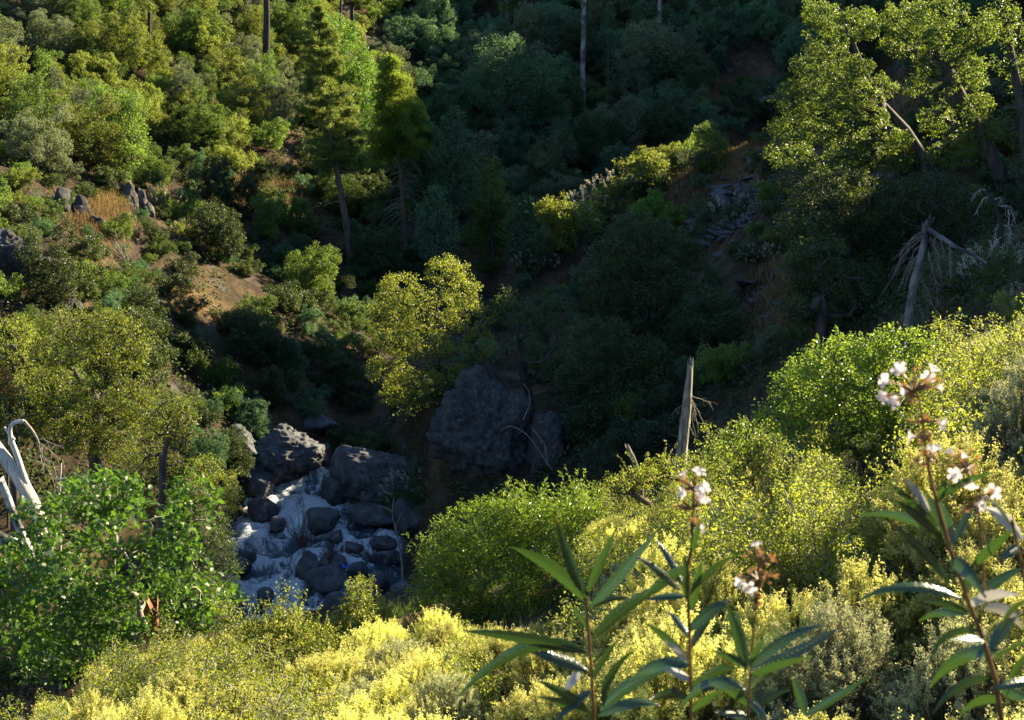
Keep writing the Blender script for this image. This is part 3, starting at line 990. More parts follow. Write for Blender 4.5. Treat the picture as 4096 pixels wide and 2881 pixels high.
for k, mt in enumerate(['far_teal', 'dark_oak', 'far_teal', 'dark_oak', 'far_green']):
    oi = ng.nodes.new('GeometryNodeObjectInfo')
    oi.inputs['Object'].default_value = LAST[k]
    cmp_ = ng.nodes.new('FunctionNodeCompare')
    cmp_.data_type = 'INT'
    cmp_.operation = 'EQUAL'
    ng.links.new(a_var, cmp_.inputs[2])
    cmp_.inputs[3].default_value = k
    ip = ng.nodes.new('GeometryNodeInstanceOnPoints')
    ng.links.new(gi.outputs[0], ip.inputs['Points'])
    ng.links.new(cmp_.outputs[0], ip.inputs['Selection'])
    ng.links.new(oi.outputs['Geometry'], ip.inputs['Instance'])
    ng.links.new(cx_.outputs[0], ip.inputs['Rotation'])
    ng.links.new(a_sc, ip.inputs['Scale'])
    sm_ = ng.nodes.new('GeometryNodeSetMaterial')
    sm_.inputs['Material'].default_value = MAT[mt]
    ng.links.new(ip.outputs[0], sm_.inputs['Geometry'])
    ng.links.new(sm_.outputs[0], jn.inputs[0])
ng.links.new(jn.outputs[0], go.inputs[0])
th = link('brush_thicket', me)
th.modifiers.new('thicket', 'NODES').node_group = ng
tag(th, 'dense low brush filling the slopes between the larger shrubs', kind='stuff')

# ------------------------------------------------------------------ conifers
def conifer(name, bu, by, trunk_px, crown_v, prof, label, leaf, seed, dens=1.0, style='pine', r0=0.22, dead=None):
    rng = np.random.default_rng(seed)
    base = ground_pt(bu, by)
    root = thing(name, tuple(base - [0, 0, 0.2]), label, 'tree')
    base = base - [0, 0, 0.2]
    tr = np.array([np.zeros(3)] + [pix(u, v, by) - base for u, v in trunk_px])
    sc = proj(base)[2] / FPX
    # resample trunk by height
    zz = np.linspace(0, tr[-1, 2], 24)
    P = np.c_[np.interp(zz, tr[:, 2], tr[:, 0]), np.interp(zz, tr[:, 2], tr[:, 1]), zz]
    a, b, c = MB(), MB(), MB()
    a.tube(P, r0 * (1 - 0.9 * np.linspace(0, 1, 24)) + 0.02, 9)
    def at(v):
        # trunk point at picture row v
        vv = np.array([proj(q + base)[1] for q in P])
        o = np.argsort(vv)
        return np.array([np.interp(v, vv[o], P[o, k]) for k in range(3)])
    v0, v1 = crown_v
    nb = int((v1 - v0) * 1.0 * dens)
    for k in range(nb):
        tiers = 17 if style == 'pine' else 26
        v = v0 + (v1 - v0) * (round((k + 0.5) / nb * tiers) / tiers) + rng.normal() * 0.7
        q = at(v)
        L = np.interp(v, [x[0] for x in prof], [x[1] for x in prof]) * sc * rng.uniform(0.6, 1.12)
        ang = rng.uniform(0, 6.28)
        h = np.array([math.cos(ang), math.sin(ang), 0])
        f = (v - v0) / (v1 - v0)
        rise = (0.45 - 0.75 * f) if style == 'pine' else (0.25 - 0.6 * f)
        t = np.linspace(0, 1, 5)
        B = q + h * (L * t)[:, None] + np.c_[0 * t, 0 * t, L * (rise * t + (0.28 if style == 'pine' else -0.1) * t * t)]
        B[1:] += rng.normal(size=(4, 3)) * 0.05 * L
        a.tube(B, np.linspace(0.02, 0.005, 5) * (0.6 + L * 0.3), 3, cap=False)
        nt_ = max(4, int(L * (8.5 if style == 'pine' else 8)))
        ts = rng.uniform(0.2, 1.0, nt_) ** 0.65
        C = np.stack([np.interp(ts, t, B[:, j]) for j in range(3)], 1) + rng.normal(size=(nt_, 3)) * [0.2, 0.2, 0.05] * min(1, L)
        if style == 'pine':
            m = 36
            d = nrm(runit(nt_ * m, rng) + h * 0.5 + [0, 0, 0.35])
            PP = np.repeat(C, m, 0) + d * 0.04
            leaves(b, PP, d, runit(nt_ * m, rng), rng.uniform(0.16, 0.34, nt_ * m), 0.042, RH, np.clip(np.repeat(rng.uniform(0, 1, nt_), m) * 0.6 + rng.uniform(0, 0.4, nt_ * m), 0, 1))
        else:
            m = 32
            o = rng.normal(size=(nt_ * m, 3)) * [0.15, 0.15, 0.10]
            d = nrm(o * 2 + h * 0.6 + [0, 0, 0.25] + 0.4 * runit(nt_ * m, rng))
            leaves(b, np.repeat(C, m, 0) + o, d, nrm([0, 0, 1] + 0.9 * runit(nt_ * m, rng)), rng.uniform(0.10, 0.22, nt_ * m), 0.07, RH, np.clip(np.repeat(rng.uniform(0, 1, nt_), m) * 0.6 + rng.uniform(0, 0.4, nt_ * m), 0, 1))
    if dead:
        for (v, side, Lp, dr) in dead:
            q = at(v)
            h = nrm(np.array([side, rng.uniform(-0.6, 0.6), 0]))
            L = Lp * sc
            t = np.linspace(0, 1, 5)
            B = q + h * (L * t)[:, None] + np.c_[0 * t, 0 * t, -dr * L * t * t]
            c.tube(B, np.linspace(0.035, 0.012, 5), 3, cap=False)
        link('dead_branches', c.mesh('dead_branches', MAT['twig']), root)
    link('trunk', a.mesh('trunk', MAT['pinebark']), root)
    link('crown', b.mesh('crown', MAT[leaf]), root)
    PL.append((base[0], base[1], 1.0))
    return root

rd = np.random.default_rng(4)
conifer('pine_tree', 352, 95, [(346, 222), (336, 165), (328, 110), (320, 45), (318, 8)], (10, 172), [(10, 3), (35, 13), (70, 20), (110, 27), (140, 30), (160, 27), (175, 16)],
        'tall pine with tufted crown and long bare leaning trunk on the left slope', 'pine', 31, 1.0, 'pine', 0.26,
        [(v, rd.choice([-1, 1]), rd.uniform(8, 20), 0.25) for v in range(165, 205, 6)])
conifer('cedar_tree', 407, 100, [(402, 190), (398, 140), (394, 90), (391, 58)], (58, 150), [(58, 3), (75, 12), (100, 20), (125, 27), (150, 30)],
        'yellow-green cone-shaped conifer with dead lower branches right of the tall pine', 'cedar', 32, 1.7, 'cedar', 0.2,
        [(v, rd.choice([-1, 1, 1]), rd.uniform(12, 34), rd.uniform(0.1, 1.1)) for v in np.arange(130, 222, 2.2)])
conifer('cedar_tree', 425, 102, [(424, 190), (421, 150), (418, 110)], (112, 196), [(112, 3), (130, 14), (160, 22), (196, 26)],
        'dull green shaded conifer tucked behind the right side of the yellow-green one', 'far_teal', 33, 1.1, 'cedar', 0.16)  # teal leaves dull this conifer, shade put into the colour

# ------------------------------------------------------------------ trees of the middle distance
# bright maple behind the pine
ptree('maple_tree', 352, 113, [(350, 110), (348, 85)], [(345, 58, 24, 24), (362, 75, 17, 22), (335, 35, 22, 22), (352, 100, 20, 22), (372, 110, 12, 18), (330, 75, 16, 24)], 'bright green leafy tree lit from behind beside the tall pine', leaf='maple', spacing=0.6, per=60, L=0.16, W=0.11, r0=0.16, seed=41)
# big oak hung with leaves on the sunlit slope
ptree('oak_tree', 122, 92, [(120, 160), (117, 130)], [(112, 103, 24, 17), (130, 112, 16, 22), (100, 130, 20, 20), (122, 145, 20, 26), (138, 140, 9, 20), (95, 150, 14, 18), (118, 172, 15, 14)], 'large drooping oak standing alone on the sunlit slope above the orange grass', leaf='far_green', spacing=0.5, per=56, L=0.13, W=0.09, r0=0.2, seed=42)
# dark trees of the shaded slope
ptree('broad_tree', 505, 128, [(505, 105), (505, 80)], [(505, 60, 28, 26), (490, 85, 28, 26), (525, 90, 26, 24), (545, 75, 20, 24), (508, 110, 30, 16)], 'large dark rounded tree high in the middle of the shaded slope', leaf='far_teal', spacing=0.75, per=54, L=0.2, W=0.13, r0=0.25, seed=43)
ptree('broad_tree', 650, 140, [(650, 70), (650, 55)], [(648, 38, 26, 18), (635, 55, 20, 16), (666, 52, 18, 18)], 'pale grey-green dome-shaped tree near the top of the shaded slope', leaf='far_grey', spacing=0.7, per=50, L=0.2, W=0.13, r0=0.2, seed=44)
ptree('broad_tree', 560, 146, [(560, 40), (558, 30)], [(555, 22, 20, 16), (572, 26, 14, 14), (545, 32, 14, 12)], 'soft green tree at the top edge left of the streaked snag', leaf='far_teal', spacing=0.7, per=46, L=0.2, W=0.13, r0=0.2, seed=45)
for k, (u, v0, v1, w, yy, lab) in enumerate([(455, 108, 215, 24, 100, 'tall dark cone of foliage just right of the yellow-green conifer'), (492, 160, 255, 28, 103, 'dark layered tree low on the shaded slope above the gulch'), (525, 195, 262, 20, 99, 'smaller dark layered tree beside the black gulch'), (437, 185, 262, 22, 97, 'dark tree at the foot of the shaded slope below the conifers')]):
    H_ = v1 - v0
    ptree('layered_tree', u, yy, [(u, v0 + H_ * .6), (u, v0 + H_ * .2)], [(u, v0 + H_ * .16, w * .45, H_ * .17), (u - w * .2, v0 + H_ * .4, w * .75, H_ * .2), (u + w * .25, v0 + H_ * .55, w * .8, H_ * .2), (u - w * .1, v0 + H_ * .78, w, H_ * .2)], lab, leaf='far_teal' if k != 1 else 'far_green', spacing=0.62, per=52, L=0.17, W=0.11, r0=0.2, seed=50 + k)

# live oaks on the left bank
ptree('live_oak', 95, 54, [(96, 410), (100, 390), (108, 372, -.5), (120, 350, -.5)],
      [(70, 325, 30, 16), (110, 322, 26, 14), (135, 345, 16, 18), (60, 350, 26, 20), (95, 352, 28, 20, -1.5), (128, 372, 20, 14, -1.5), (55, 385, 28, 20), (90, 395, 30, 18, -1.8), (135, 400, 24, 16, -1.2), (115, 425, 28, 16, -1.5), (150, 425, 18, 14), (60, 425, 30, 20, -1), (90, 440, 26, 16, -1.5), (120, 452, 24, 14, -1.5)],
      'big spreading live oak with black forked limbs on the left bank', leaf='live_oak', spacing=0.35, per=54, cr=0.28, L=0.082, W=0.053, r0=0.24, seed=61)
ptree('live_oak', 162, 50, [(163, 462), (166, 448), (172, 432)], [(172, 410, 20, 12), (185, 422, 12, 14), (160, 425, 16, 14), (180, 440, 14, 12), (150, 452, 18, 16), (168, 466, 20, 12), (140, 470, 14, 14)],
      'smaller live oak with a leaning dark trunk nearest the rapids', leaf='live_oak', spacing=0.36, per=58, L=0.075, W=0.05, r0=0.14, seed=62)
ptree('live_oak', 20, 58, [(20, 400), (22, 370)], [(12, 335, 26, 20), (35, 350, 18, 20), (5, 365, 20, 24), (30, 380, 22, 16)],
      'yellow-green live oak at the left edge behind the forked oak', leaf='olive', spacing=0.45, per=60, L=0.085, W=0.055, r0=0.18, seed=63)
ptree('live_oak', 15, 52, [(14, 430), (12, 415)], [(10, 405, 18, 18), (30, 425, 22, 18), (5, 440, 20, 16), (60, 440, 20, 14)],
      'low live oak at the left edge below the rusty foliage', leaf='live_oak', spacing=0.42, per=54, L=0.08, W=0.05, r0=0.15, seed=64)
ptree('rusty_bush', 8, 53, [(7, 400)], [(6, 386, 8, 9), (12, 395, 7, 7), (3, 374, 6, 6)], 'small clump of rusty dead foliage at the left edge', cat='shrub', leaf='rust', spacing=0.25, per=50, L=0.07, W=0.05, r0=0.05, seed=65, parts=('stems', 'foliage'))
ptree('yellow_bush', 12, 66, [(12, 300)], [(8, 290, 20, 14), (28, 296, 14, 12), (2, 305, 14, 14)], 'yellow-green bush at the left edge under the dark rock face', cat='shrub', leaf='olive', spacing=0.4, per=60, L=0.09, W=0.05, r0=0.08, seed=66, parts=('stems', 'foliage'))
# bank bushes by the water
ptree('bank_bush', 212, 47, [(212, 520)], [(205, 468, 20, 14), (225, 482, 16, 14), (195, 490, 18, 18), (220, 505, 18, 16), (232, 495, 10, 14)], 'olive bush leaning over the rapids from the left bank', cat='shrub', leaf='live_oak', spacing=0.3, per=60, L=0.06, W=0.04, r0=0.08, seed=67, parts=('stems', 'foliage'))
ptree('bank_bush', 214, 43, [(214, 600)], [(212, 530, 20, 20), (222, 560, 20, 22), (205, 570, 20, 22), (228, 595, 18, 20), (208, 610, 24, 20), (232, 622, 12, 16)], 'dark shaded bush along the left edge of the rapids', cat='shrub', leaf='dark_oak', spacing=0.3, per=60, L=0.06, W=0.04, r0=0.1, seed=68, parts=('stems', 'foliage'))

# sunlit oak above the big boulder
ptree('live_oak', 548, 66, [(540, 442), (520, 418), (492, 372), (476, 352), (462, 336)],
      [(400, 290, 22, 18, 2), (385, 305, 14, 16, 2), (448, 270, 24, 15, 1), (462, 290, 20, 16, 0), (428, 312, 30, 20, 1), (470, 318, 24, 18, 0), (395, 338, 28, 20, 1), (430, 345, 26, 16, -0.5), (478, 345, 18, 14, -0.5), (388, 370, 24, 14, 0), (425, 378, 30, 14, -0.5), (400, 395, 22, 10, 0), (455, 375, 16, 12, 0), (445, 400, 18, 8, 0)],
      'sunlit oak with glowing crown leaning left over the big boulder', leaf='live_oak', spacing=0.36, per=52, cr=0.28, L=0.095, W=0.062, r0=0.26, seed=71, thin=0.8)
ptree('live_oak', 552, 67, [(540, 425), (524, 378), (517, 345), (519, 318)], [(520, 310, 20, 18), (508, 300, 12, 12), (540, 335, 24, 20), (560, 315, 24, 20), (545, 365, 22, 18), (515, 345, 16, 14), (575, 345, 24, 24)],
      'thin dim oak with sparse crown right of the sunlit oak', leaf='dark_oak', spacing=0.5, per=46, L=0.09, W=0.06, r0=0.2, seed=72, thin=0.8)
# dark oaks of the right bank
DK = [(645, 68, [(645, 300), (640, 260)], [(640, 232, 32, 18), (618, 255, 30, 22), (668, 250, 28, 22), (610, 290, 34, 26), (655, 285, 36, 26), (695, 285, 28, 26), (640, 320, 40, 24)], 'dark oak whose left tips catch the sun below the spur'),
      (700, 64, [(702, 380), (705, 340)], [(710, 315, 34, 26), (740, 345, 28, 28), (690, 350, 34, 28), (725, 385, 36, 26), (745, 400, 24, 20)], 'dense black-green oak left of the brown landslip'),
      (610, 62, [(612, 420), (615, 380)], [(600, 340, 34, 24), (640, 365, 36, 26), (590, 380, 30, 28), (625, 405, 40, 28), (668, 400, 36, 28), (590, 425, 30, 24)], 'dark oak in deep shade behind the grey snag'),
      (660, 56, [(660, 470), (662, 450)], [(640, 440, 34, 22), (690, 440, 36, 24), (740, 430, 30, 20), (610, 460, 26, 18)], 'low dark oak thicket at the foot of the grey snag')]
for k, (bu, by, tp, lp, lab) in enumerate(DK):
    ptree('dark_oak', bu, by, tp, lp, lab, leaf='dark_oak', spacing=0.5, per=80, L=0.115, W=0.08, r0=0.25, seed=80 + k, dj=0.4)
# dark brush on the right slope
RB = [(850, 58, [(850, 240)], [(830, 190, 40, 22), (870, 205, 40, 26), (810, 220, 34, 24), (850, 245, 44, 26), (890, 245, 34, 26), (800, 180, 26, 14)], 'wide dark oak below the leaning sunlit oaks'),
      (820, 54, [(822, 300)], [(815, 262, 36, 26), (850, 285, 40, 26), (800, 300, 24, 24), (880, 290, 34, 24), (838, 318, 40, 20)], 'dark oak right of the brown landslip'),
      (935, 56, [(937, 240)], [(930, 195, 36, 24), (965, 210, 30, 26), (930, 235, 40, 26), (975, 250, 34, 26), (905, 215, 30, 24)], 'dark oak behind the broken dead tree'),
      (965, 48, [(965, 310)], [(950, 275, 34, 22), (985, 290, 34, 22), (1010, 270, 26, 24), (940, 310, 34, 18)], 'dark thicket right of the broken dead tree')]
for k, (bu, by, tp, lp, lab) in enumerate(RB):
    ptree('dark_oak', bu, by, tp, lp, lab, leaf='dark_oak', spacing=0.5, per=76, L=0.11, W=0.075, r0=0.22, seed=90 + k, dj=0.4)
# leaning sunlit oaks on the right
ptree('leaning_oak', 935, 66, [(925, 160), (905, 130), (883, 105), (868, 78), (852, 40), (842, 20)],
      [(830, 40, 26, 18, 1), (860, 25, 26, 16, 0), (815, 70, 26, 18, 1), (850, 70, 26, 14, -1), (800, 100, 26, 18, 0), (838, 100, 26, 14, -1), (790, 130, 22, 16, 0), (825, 130, 28, 14, -1), (870, 115, 18, 12, -1), (895, 140, 18, 10, -1), (790, 155, 26, 14, 0), (850, 145, 24, 12, 0), (820, 12, 22, 14, 1), (880, 132, 20, 12, 1), (862, 95, 18, 12, -1), (885, 88, 14, 12, 0), (908, 150, 18, 12, 1), (890, 160, 26, 12, 0), (840, 165, 30, 12, 0)],
      'left of the leaning sunlit oaks with a wide umbrella crown', leaf='rim_oak', spacing=0.37, per=52, cr=0.27, L=0.105, W=0.07, r0=0.24, seed=101, thin=0.95)
ptree('leaning_oak', 1003, 64, [(990, 150), (965, 105), (948, 72), (930, 40), (915, 10)],
      [(905, 18, 28, 16, 1), (940, 15, 28, 18, 0), (900, 45, 20, 14, 1), (955, 45, 20, 18, 0), (970, 75, 16, 18, -1), (930, 62, 18, 14, 0), (985, 30, 18, 18, 0), (945, 95, 14, 14, 0), (975, 105, 18, 14, -1), (915, 85, 12, 10, 0), (935, 120, 18, 14, 1), (960, 135, 18, 12, 0), (985, 130, 16, 12, 0), (950, 155, 26, 12, 1), (925, 35, 16, 12, -1)],
      'middle leaning sunlit oak with two bare slanting trunks', leaf='rim_oak', spacing=0.37, per=52, cr=0.27, L=0.105, W=0.07, r0=0.26, seed=102, thin=0.9)
ptree('leaning_oak', 1030, 62, [(1022, 110), (1012, 60), (1005, 20)],
      [(1000, 10, 20, 18), (1020, 35, 18, 24), (1005, 60, 14, 12), (1025, 80, 14, 20), (1015, 120, 18, 22), (1022, 150, 16, 16)],
      'rightmost leaning oak cut by the right edge', leaf='rim_oak', spacing=0.5, per=56, L=0.11, W=0.07, r0=0.2, seed=103, thin=0.9)

# ------------------------------------------------------------------ spur shrubs
def at_spot(u, v, y):
    p = pix(u, v, y)
    return np.array([p[0], p[1], h1(p[0], p[1])])
def spot(protos, k, name, u, y, r, rz, label, mat=None, cat='shrub', sink=0.15):
    p = ground_pt(u, y)
    PL.append((p[0], p[1], r))
    return place(protos[k], name, (p[0], p[1], p[2] - sink), (r, r, rz), u * 0.37, label, cat, mats={'foliage': mat} if mat else None)
SP = [(FARB, 0, 'sunlit_bush', 692, 101.5, 1.7, 2.4, 'bright bush at the crest of the spur beside the dry grass', 'round'),  # sun painted by brighter leaf materials on crest bushes, shade by darker ones
      (FARB, 1, 'sunlit_bush', 665, 101, 2.1, 2.3, 'second bright bush along the spur crest', 'olive'),
      (FARB, 3, 'sunlit_bush', 640, 100, 2.3, 2.8, 'rounded half-lit bush on the spur crest above the white-flowered one', 'olive'),
      (BUCK, 0, 'flowering_buckeye', 612, 99, 2.1, 2.4, 'sunlit buckeye bush with pale flower spikes on the spur crest', 'far_olive'),
      (BUCK, 1, 'flowering_buckeye', 583, 98, 2.1, 2.4, 'buckeye bush with glowing tips lower down the spur crest', 'far_olive'),
      (FARB, 2, 'sunlit_bush', 560, 97, 1.9, 2.3, 'small bush lit along its edge low on the spur crest', 'olive'),
      (BUCK, 0, 'flowering_buckeye', 535, 95, 1.6, 1.4, 'shaded buckeye with white flower spikes at the foot of the spur', 'dark_oak'),
      (FARB, 4, 'green_bush', 655, 95, 2.1, 2.3, 'vivid green bush on the near face of the spur', 'maple'),
      (BUCK, 1, 'flowering_buckeye', 672, 93, 1.7, 1.6, 'dark bush flecked with white spikes under the vivid green bush', 'dark_oak'),
      (FARB, 0, 'grey_bush', 707, 98, 1.9, 1.8, 'dim grey-green bush amid the dry grass of the spur', 'far_grey'),
      (FARB, 2, 'pale_bush', 708, 92, 1.2, 1.5, 'small pale bush growing beside the scree', 'far_grey'),
      (BUCK, 0, 'flowering_buckeye', 735, 88, 1.7, 1.8, 'buckeye with white spikes below the scree', 'dark_oak'),
      (BUCK, 1, 'flowering_buckeye', 760, 72, 1.3, 1.2, 'dark buckeye with scattered white spikes left of the right-hand oaks', 'dark_oak'),
      (FARB, 1, 'grey_bush', 600, 93, 1.8, 1.6, 'grey twiggy bush on the shaded flank of the spur', 'far_grey'),
      (FARB, 3, 'grey_bush', 560, 91, 1.6, 1.4, 'dull grey bush at the lower end of the spur', 'far_teal'),
      (BUCK, 0, 'flowering_buckeye', 388, 66.5, 1.9, 2.0, 'dark buckeye covered with white flower spikes above the ribbed bedrock', 'dark_oak'),
      (BUCK, 1, 'flowering_buckeye', 415, 64.5, 1.6, 1.7, 'shaded buckeye with faint white spikes left of the big boulder', 'dark_oak'),
      (BUCK, 0, 'flowering_buckeye', 1000, 42, 1.2, 1.5, 'buckeye with tan flower spikes in the shade at the right', 'dark_oak'),
      (BUCK, 1, 'flowering_buckeye', 1022, 36, 0.7, 0.9, 'yellow-green buckeye tips cut by the right edge', 'far_olive'),
      (BUCK, 0, 'flowering_buckeye', 168, 88, 1.2, 1.7, 'sunlit bush with pale flower tips right of the drooping oak', 'far_olive'),
      (BUCK, 1, 'flowering_buckeye', 188, 85, 1.0, 1.2, 'second pale-tipped bush low beside the drooping oak', 'far_olive')]
SP += [(FARB, k % 5, 'bank_shrub', u, y, 1.5, 1.6, lab, 'dark_oak') for k, (u, y, lab) in enumerate([(345, 72.5, 'dark shrub above the black rock wedged in the chute'), (372, 71, 'dark shrub just left of the flowering buckeye by the rapids'), (330, 78, 'dark shrub at the bend of the creek'), (362, 78, 'dark shrub below the left tips of the sunlit oak'), (425, 70, 'dark shrub at the upper left of the great crag'), (395, 74, 'dark shrub under the drooping crown of the sunlit oak'), (310, 84, 'dark shrub left of the creek bend'), (448, 66, 'dark shrub leaning on the great crag')])]
for (pr, k, nm, u, y, r, rz, lab, mt) in SP:
    spot(pr, k, nm, u, y, r, rz, lab, mt)

# ------------------------------------------------------------------ boulders and outcrops
def boulder(u, v, w, h, label, seed, mat='rock', sub=4, depth=1.0, y=None, name='river_boulder', sink=0.3, layer=0.0, rough=0.07, rot=0.0, tilt=0.0, cat='boulder', group=None, planes=15):
    """boulder seen w x h picture points wide and high around (u, v); stands in the creek bed or on the ground"""
    if y is None:
        # foot of the boulder at picture row v+h/2 on the water or the ground, whichever is higher
        best = None
        for yy in np.arange(40, 100, 0.1):
            p = pix(u, v + h * 0.5, yy)
            d, zr = rivd(np.array([[p[0], p[1]]]))
            z = max(h1(p[0], p[1]), zr[0] if d[0] < halfw(p[1]) + 1 else -99)
            if p[2] < z:
                best = yy
                break
        y = best if best is not None else 60
    c = pix(u, v, y)
    s = proj(c)[2] / FPX
    hx, hz = w * s * 0.5, h * s * 0.5 * (1 + sink)
    hy = hx * depth
    c = c + [0, hy * 0.5, 0]
    c[2] -= hz * sink * 0.5
    o = link(name, rock_mesh(seed, (hx * 0.96, hy * 0.96, hz * 1.0), sub, rough, mat, planes, layer=layer), None, tuple(c), rot)
    o.rotation_euler[1] = tilt
    return tag(o, label, cat, group)

RK = [(261, 510, 44, 20, 'dark humped boulder splitting the upper rapids', 1, 'rock', 0.8),
      (276, 526, 23, 11, 'small dark rock just below the humped boulder', 2, 'rock', 0.8),
      (321, 521, 34, 22, 'pale-topped angular boulder right of the bare river bush', 3, 'rock', 0.9),
      (335, 537, 18, 10, 'small grey rock at the foot of the pale-topped boulder', 4, 'slab', 0.9),
      (306, 569, 25, 25, 'tall dark boulder upright at the left of the midstream pair', 5, 'rock', 0.9),
      (331, 564, 32, 13, 'long low dark boulder behind the midstream pair', 6, 'rock', 0.8),
      (325, 582, 44, 20, 'broad blocky boulder in the middle of the lower rapids', 7, 'rock', 0.7),
      (357, 572, 23, 15, 'smooth grey rock right of the blocky midstream boulder', 8, 'rock', 0.8),
      (249, 557, 19, 13, 'angular rock at the left edge of the rapids', 9, 'rock', 0.9),
      (241, 568, 18, 13, 'wet dark rock below the angular one at the left edge', 10, 'rock', 0.9),
      (337, 610, 32, 24, 'black boulder at the bottom of the rapids', 11, 'rock', 0.8),
      (264, 599, 22, 15, 'dark rock near the left shore of the lower rapids', 12, 'rock', 0.8),
      (352, 548, 22, 9, 'flat dark ledge rock in the right-hand channel', 13, 'rock', 0.8),
      (382, 545, 26, 10, 'low dark ledge rock at the right shore', 14, 'rock', 0.8),
      (392, 560, 22, 14, 'dark rock below the bare bank sapling', 15, 'rock', 0.8),
      (378, 582, 26, 16, 'jumbled dark rock on the lower right shore', 16, 'rock', 0.8),
      (400, 592, 24, 18, 'dark rock against the bright leafy bush', 17, 'rock', 0.8)]
for (u, v, w, h, lab, sd_, mt, dp) in RK:
    boulder(u, v, w * 1.02, h * 1.0, lab, 500 + sd_, mt, 4, dp, rot=sd_ * 0.9, planes=9)
boulder(283, 460, 74, 48, 'huge pale fissured boulder at the head of the rapids', 531, 'slab', 6, 0.7, layer=0.07, rough=0.14, rot=0.3, tilt=0.2, planes=11)
boulder(255, 483, 58, 26, 'slanting pale slab left of the huge boulder', 532, 'slab', 5, 0.6, layer=0.10, rot=-0.2, tilt=0.45, planes=9)
boulder(249, 492, 20, 14, 'dark rock lodged on the slanting slab', 533, 'rock', 4, 0.8)
boulder(240, 450, 40, 36, 'dark block of rock left of the huge pale boulder', 534, 'rock', 5, 0.8, layer=0.06)
boulder(262, 432, 28, 14, 'grey rock above the huge pale boulder', 535, 'rock', 4, 0.8)
boulder(340, 490, 40, 26, 'ribbed bedrock shoulder right of the chute', 536, 'rock', 5, 0.8, layer=0.10, tilt=0.25, planes=8)
boulder(384, 482, 104, 54, 'dark sloping bedrock of the right bank below the buckeye', 537, 'rock', 6, 0.7, y=66.5, layer=0.09, tilt=0.35, planes=8, rough=0.1)
boulder(378, 516, 62, 13, 'dark bedrock bench beside the right-hand channel', 538, 'rock', 5, 0.9, layer=0.08, planes=8)
boulder(412, 520, 40, 36, 'dark round boulder on the right shore', 539, 'rock', 5, 0.8)
boulder(322, 463, 34, 28, 'black rock wedged behind the chute of the rapids', 541, 'rock', 5, 0.8, y=71.5)
boulder(318, 425, 40, 20, 'shadowed rock at the dark bend of the creek', 540, 'rock', 4, 0.8)
# big crag below the sunlit oak
boulder(492, 440, 116, 106, 'great lichen-grey crag under the sunlit oak', 551, 'crag', 6, 0.75, y=60.5, name='crag', sink=0.25, rough=0.17, cat='rock', planes=22, layer=0.05)
boulder(545, 462, 60, 70, 'lower crag shoulder right of the great crag', 552, 'crag', 5, 0.8, y=60, name='crag', rough=0.10, cat='rock')

def outcrop(u, y, parts, label, mat='ledge', seed=0, sub=3, layer=0.06):
    base = ground_pt(u, y)
    root = thing('rock_outcrop', tuple(base), label, 'rock')
    s = proj(base)[2] / FPX
    rng = np.random.default_rng(seed)
    for k, (du, dv, w, h) in enumerate(parts):
        x = du * s
        yy = rng.uniform(-0.4, 0.4)
        z = h1(base[0] + x, base[1] + yy) - base[2]
        o = link('rock_block', rock_mesh(seed + k, (w * s * 0.58, w * s * 0.5, h * s * 0.62), sub, 0.10, mat, 10, layer=layer), root, (x, yy, z + h * s * 0.25))
        o.rotation_euler = (rng.normal() * 0.2, rng.normal() * 0.25, rng.uniform(0, 6))
outcrop(140, 86, [(-8, 0, 14, 22), (2, 0, 12, 26), (10, 0, 10, 16), (-2, 0, 16, 12)], 'pale jagged outcrop right of the orange grass', 'ledge', 600, 4)
outcrop(12, 72, [(-8, 0, 16, 34), (4, 0, 14, 26)], 'tall pale rock at the left edge above the bare slope', 'ledge', 610, 4)
outcrop(40, 66, [(-30, 0, 30, 50), (-10, 0, 30, 46), (8, 0, 22, 40), (22, 0, 18, 26), (-20, 0, 26, 30), (32, 0, 12, 16)], 'dark rock face above the yellow bush at the left', 'crag', 620, 5)
outcrop(85, 78, [(-20, 0, 18, 26), (-4, 0, 14, 20), (12, 0, 12, 14)], 'broken dark outcrop left of the orange grass', 'crag', 630, 4)
outcrop(485, 126, [(-14, 0, 22, 10), (4, 0, 26, 18), (16, 0, 16, 14)], 'mossy ledge high on the shaded slope', 'ledge', 640, 4)
outcrop(750, 140, [(-24, 0, 18, 10), (-6, 0, 22, 14), (14, 0, 20, 10), (-14, 12, 18, 8), (6, 10, 20, 10)], 'banded rock ledges left of the leaning oaks', 'ledge', 650, 4, 0.12)
outcrop(712, 136, [(-8, 0, 12, 8), (6, 0, 14, 8)], 'small grassy ledge on the shaded slope', 'ledge', 660, 4)
outcrop(352, 108, [(-6, 0, 10, 10), (4, 0, 12, 8)], 'small pale rock beside the pine trunk', 'ledge', 670, 3)
outcrop(545, 112, [(-6, 0, 12, 12), (6, 0, 10, 16)], 'pale stones in the middle of the shaded slope', 'ledge', 675, 3)
outcrop(925, 78, [(-40, 0, 16, 10), (20, 0, 14, 12)], 'blue-grey stone beneath the leaning oaks', 'ledge', 680, 4)
outcrop(640, 89, [(0, 0, 16, 10), (12, 0, 10, 8)], 'grey stone at the lower edge of the spur scree', 'ledge', 685, 3)

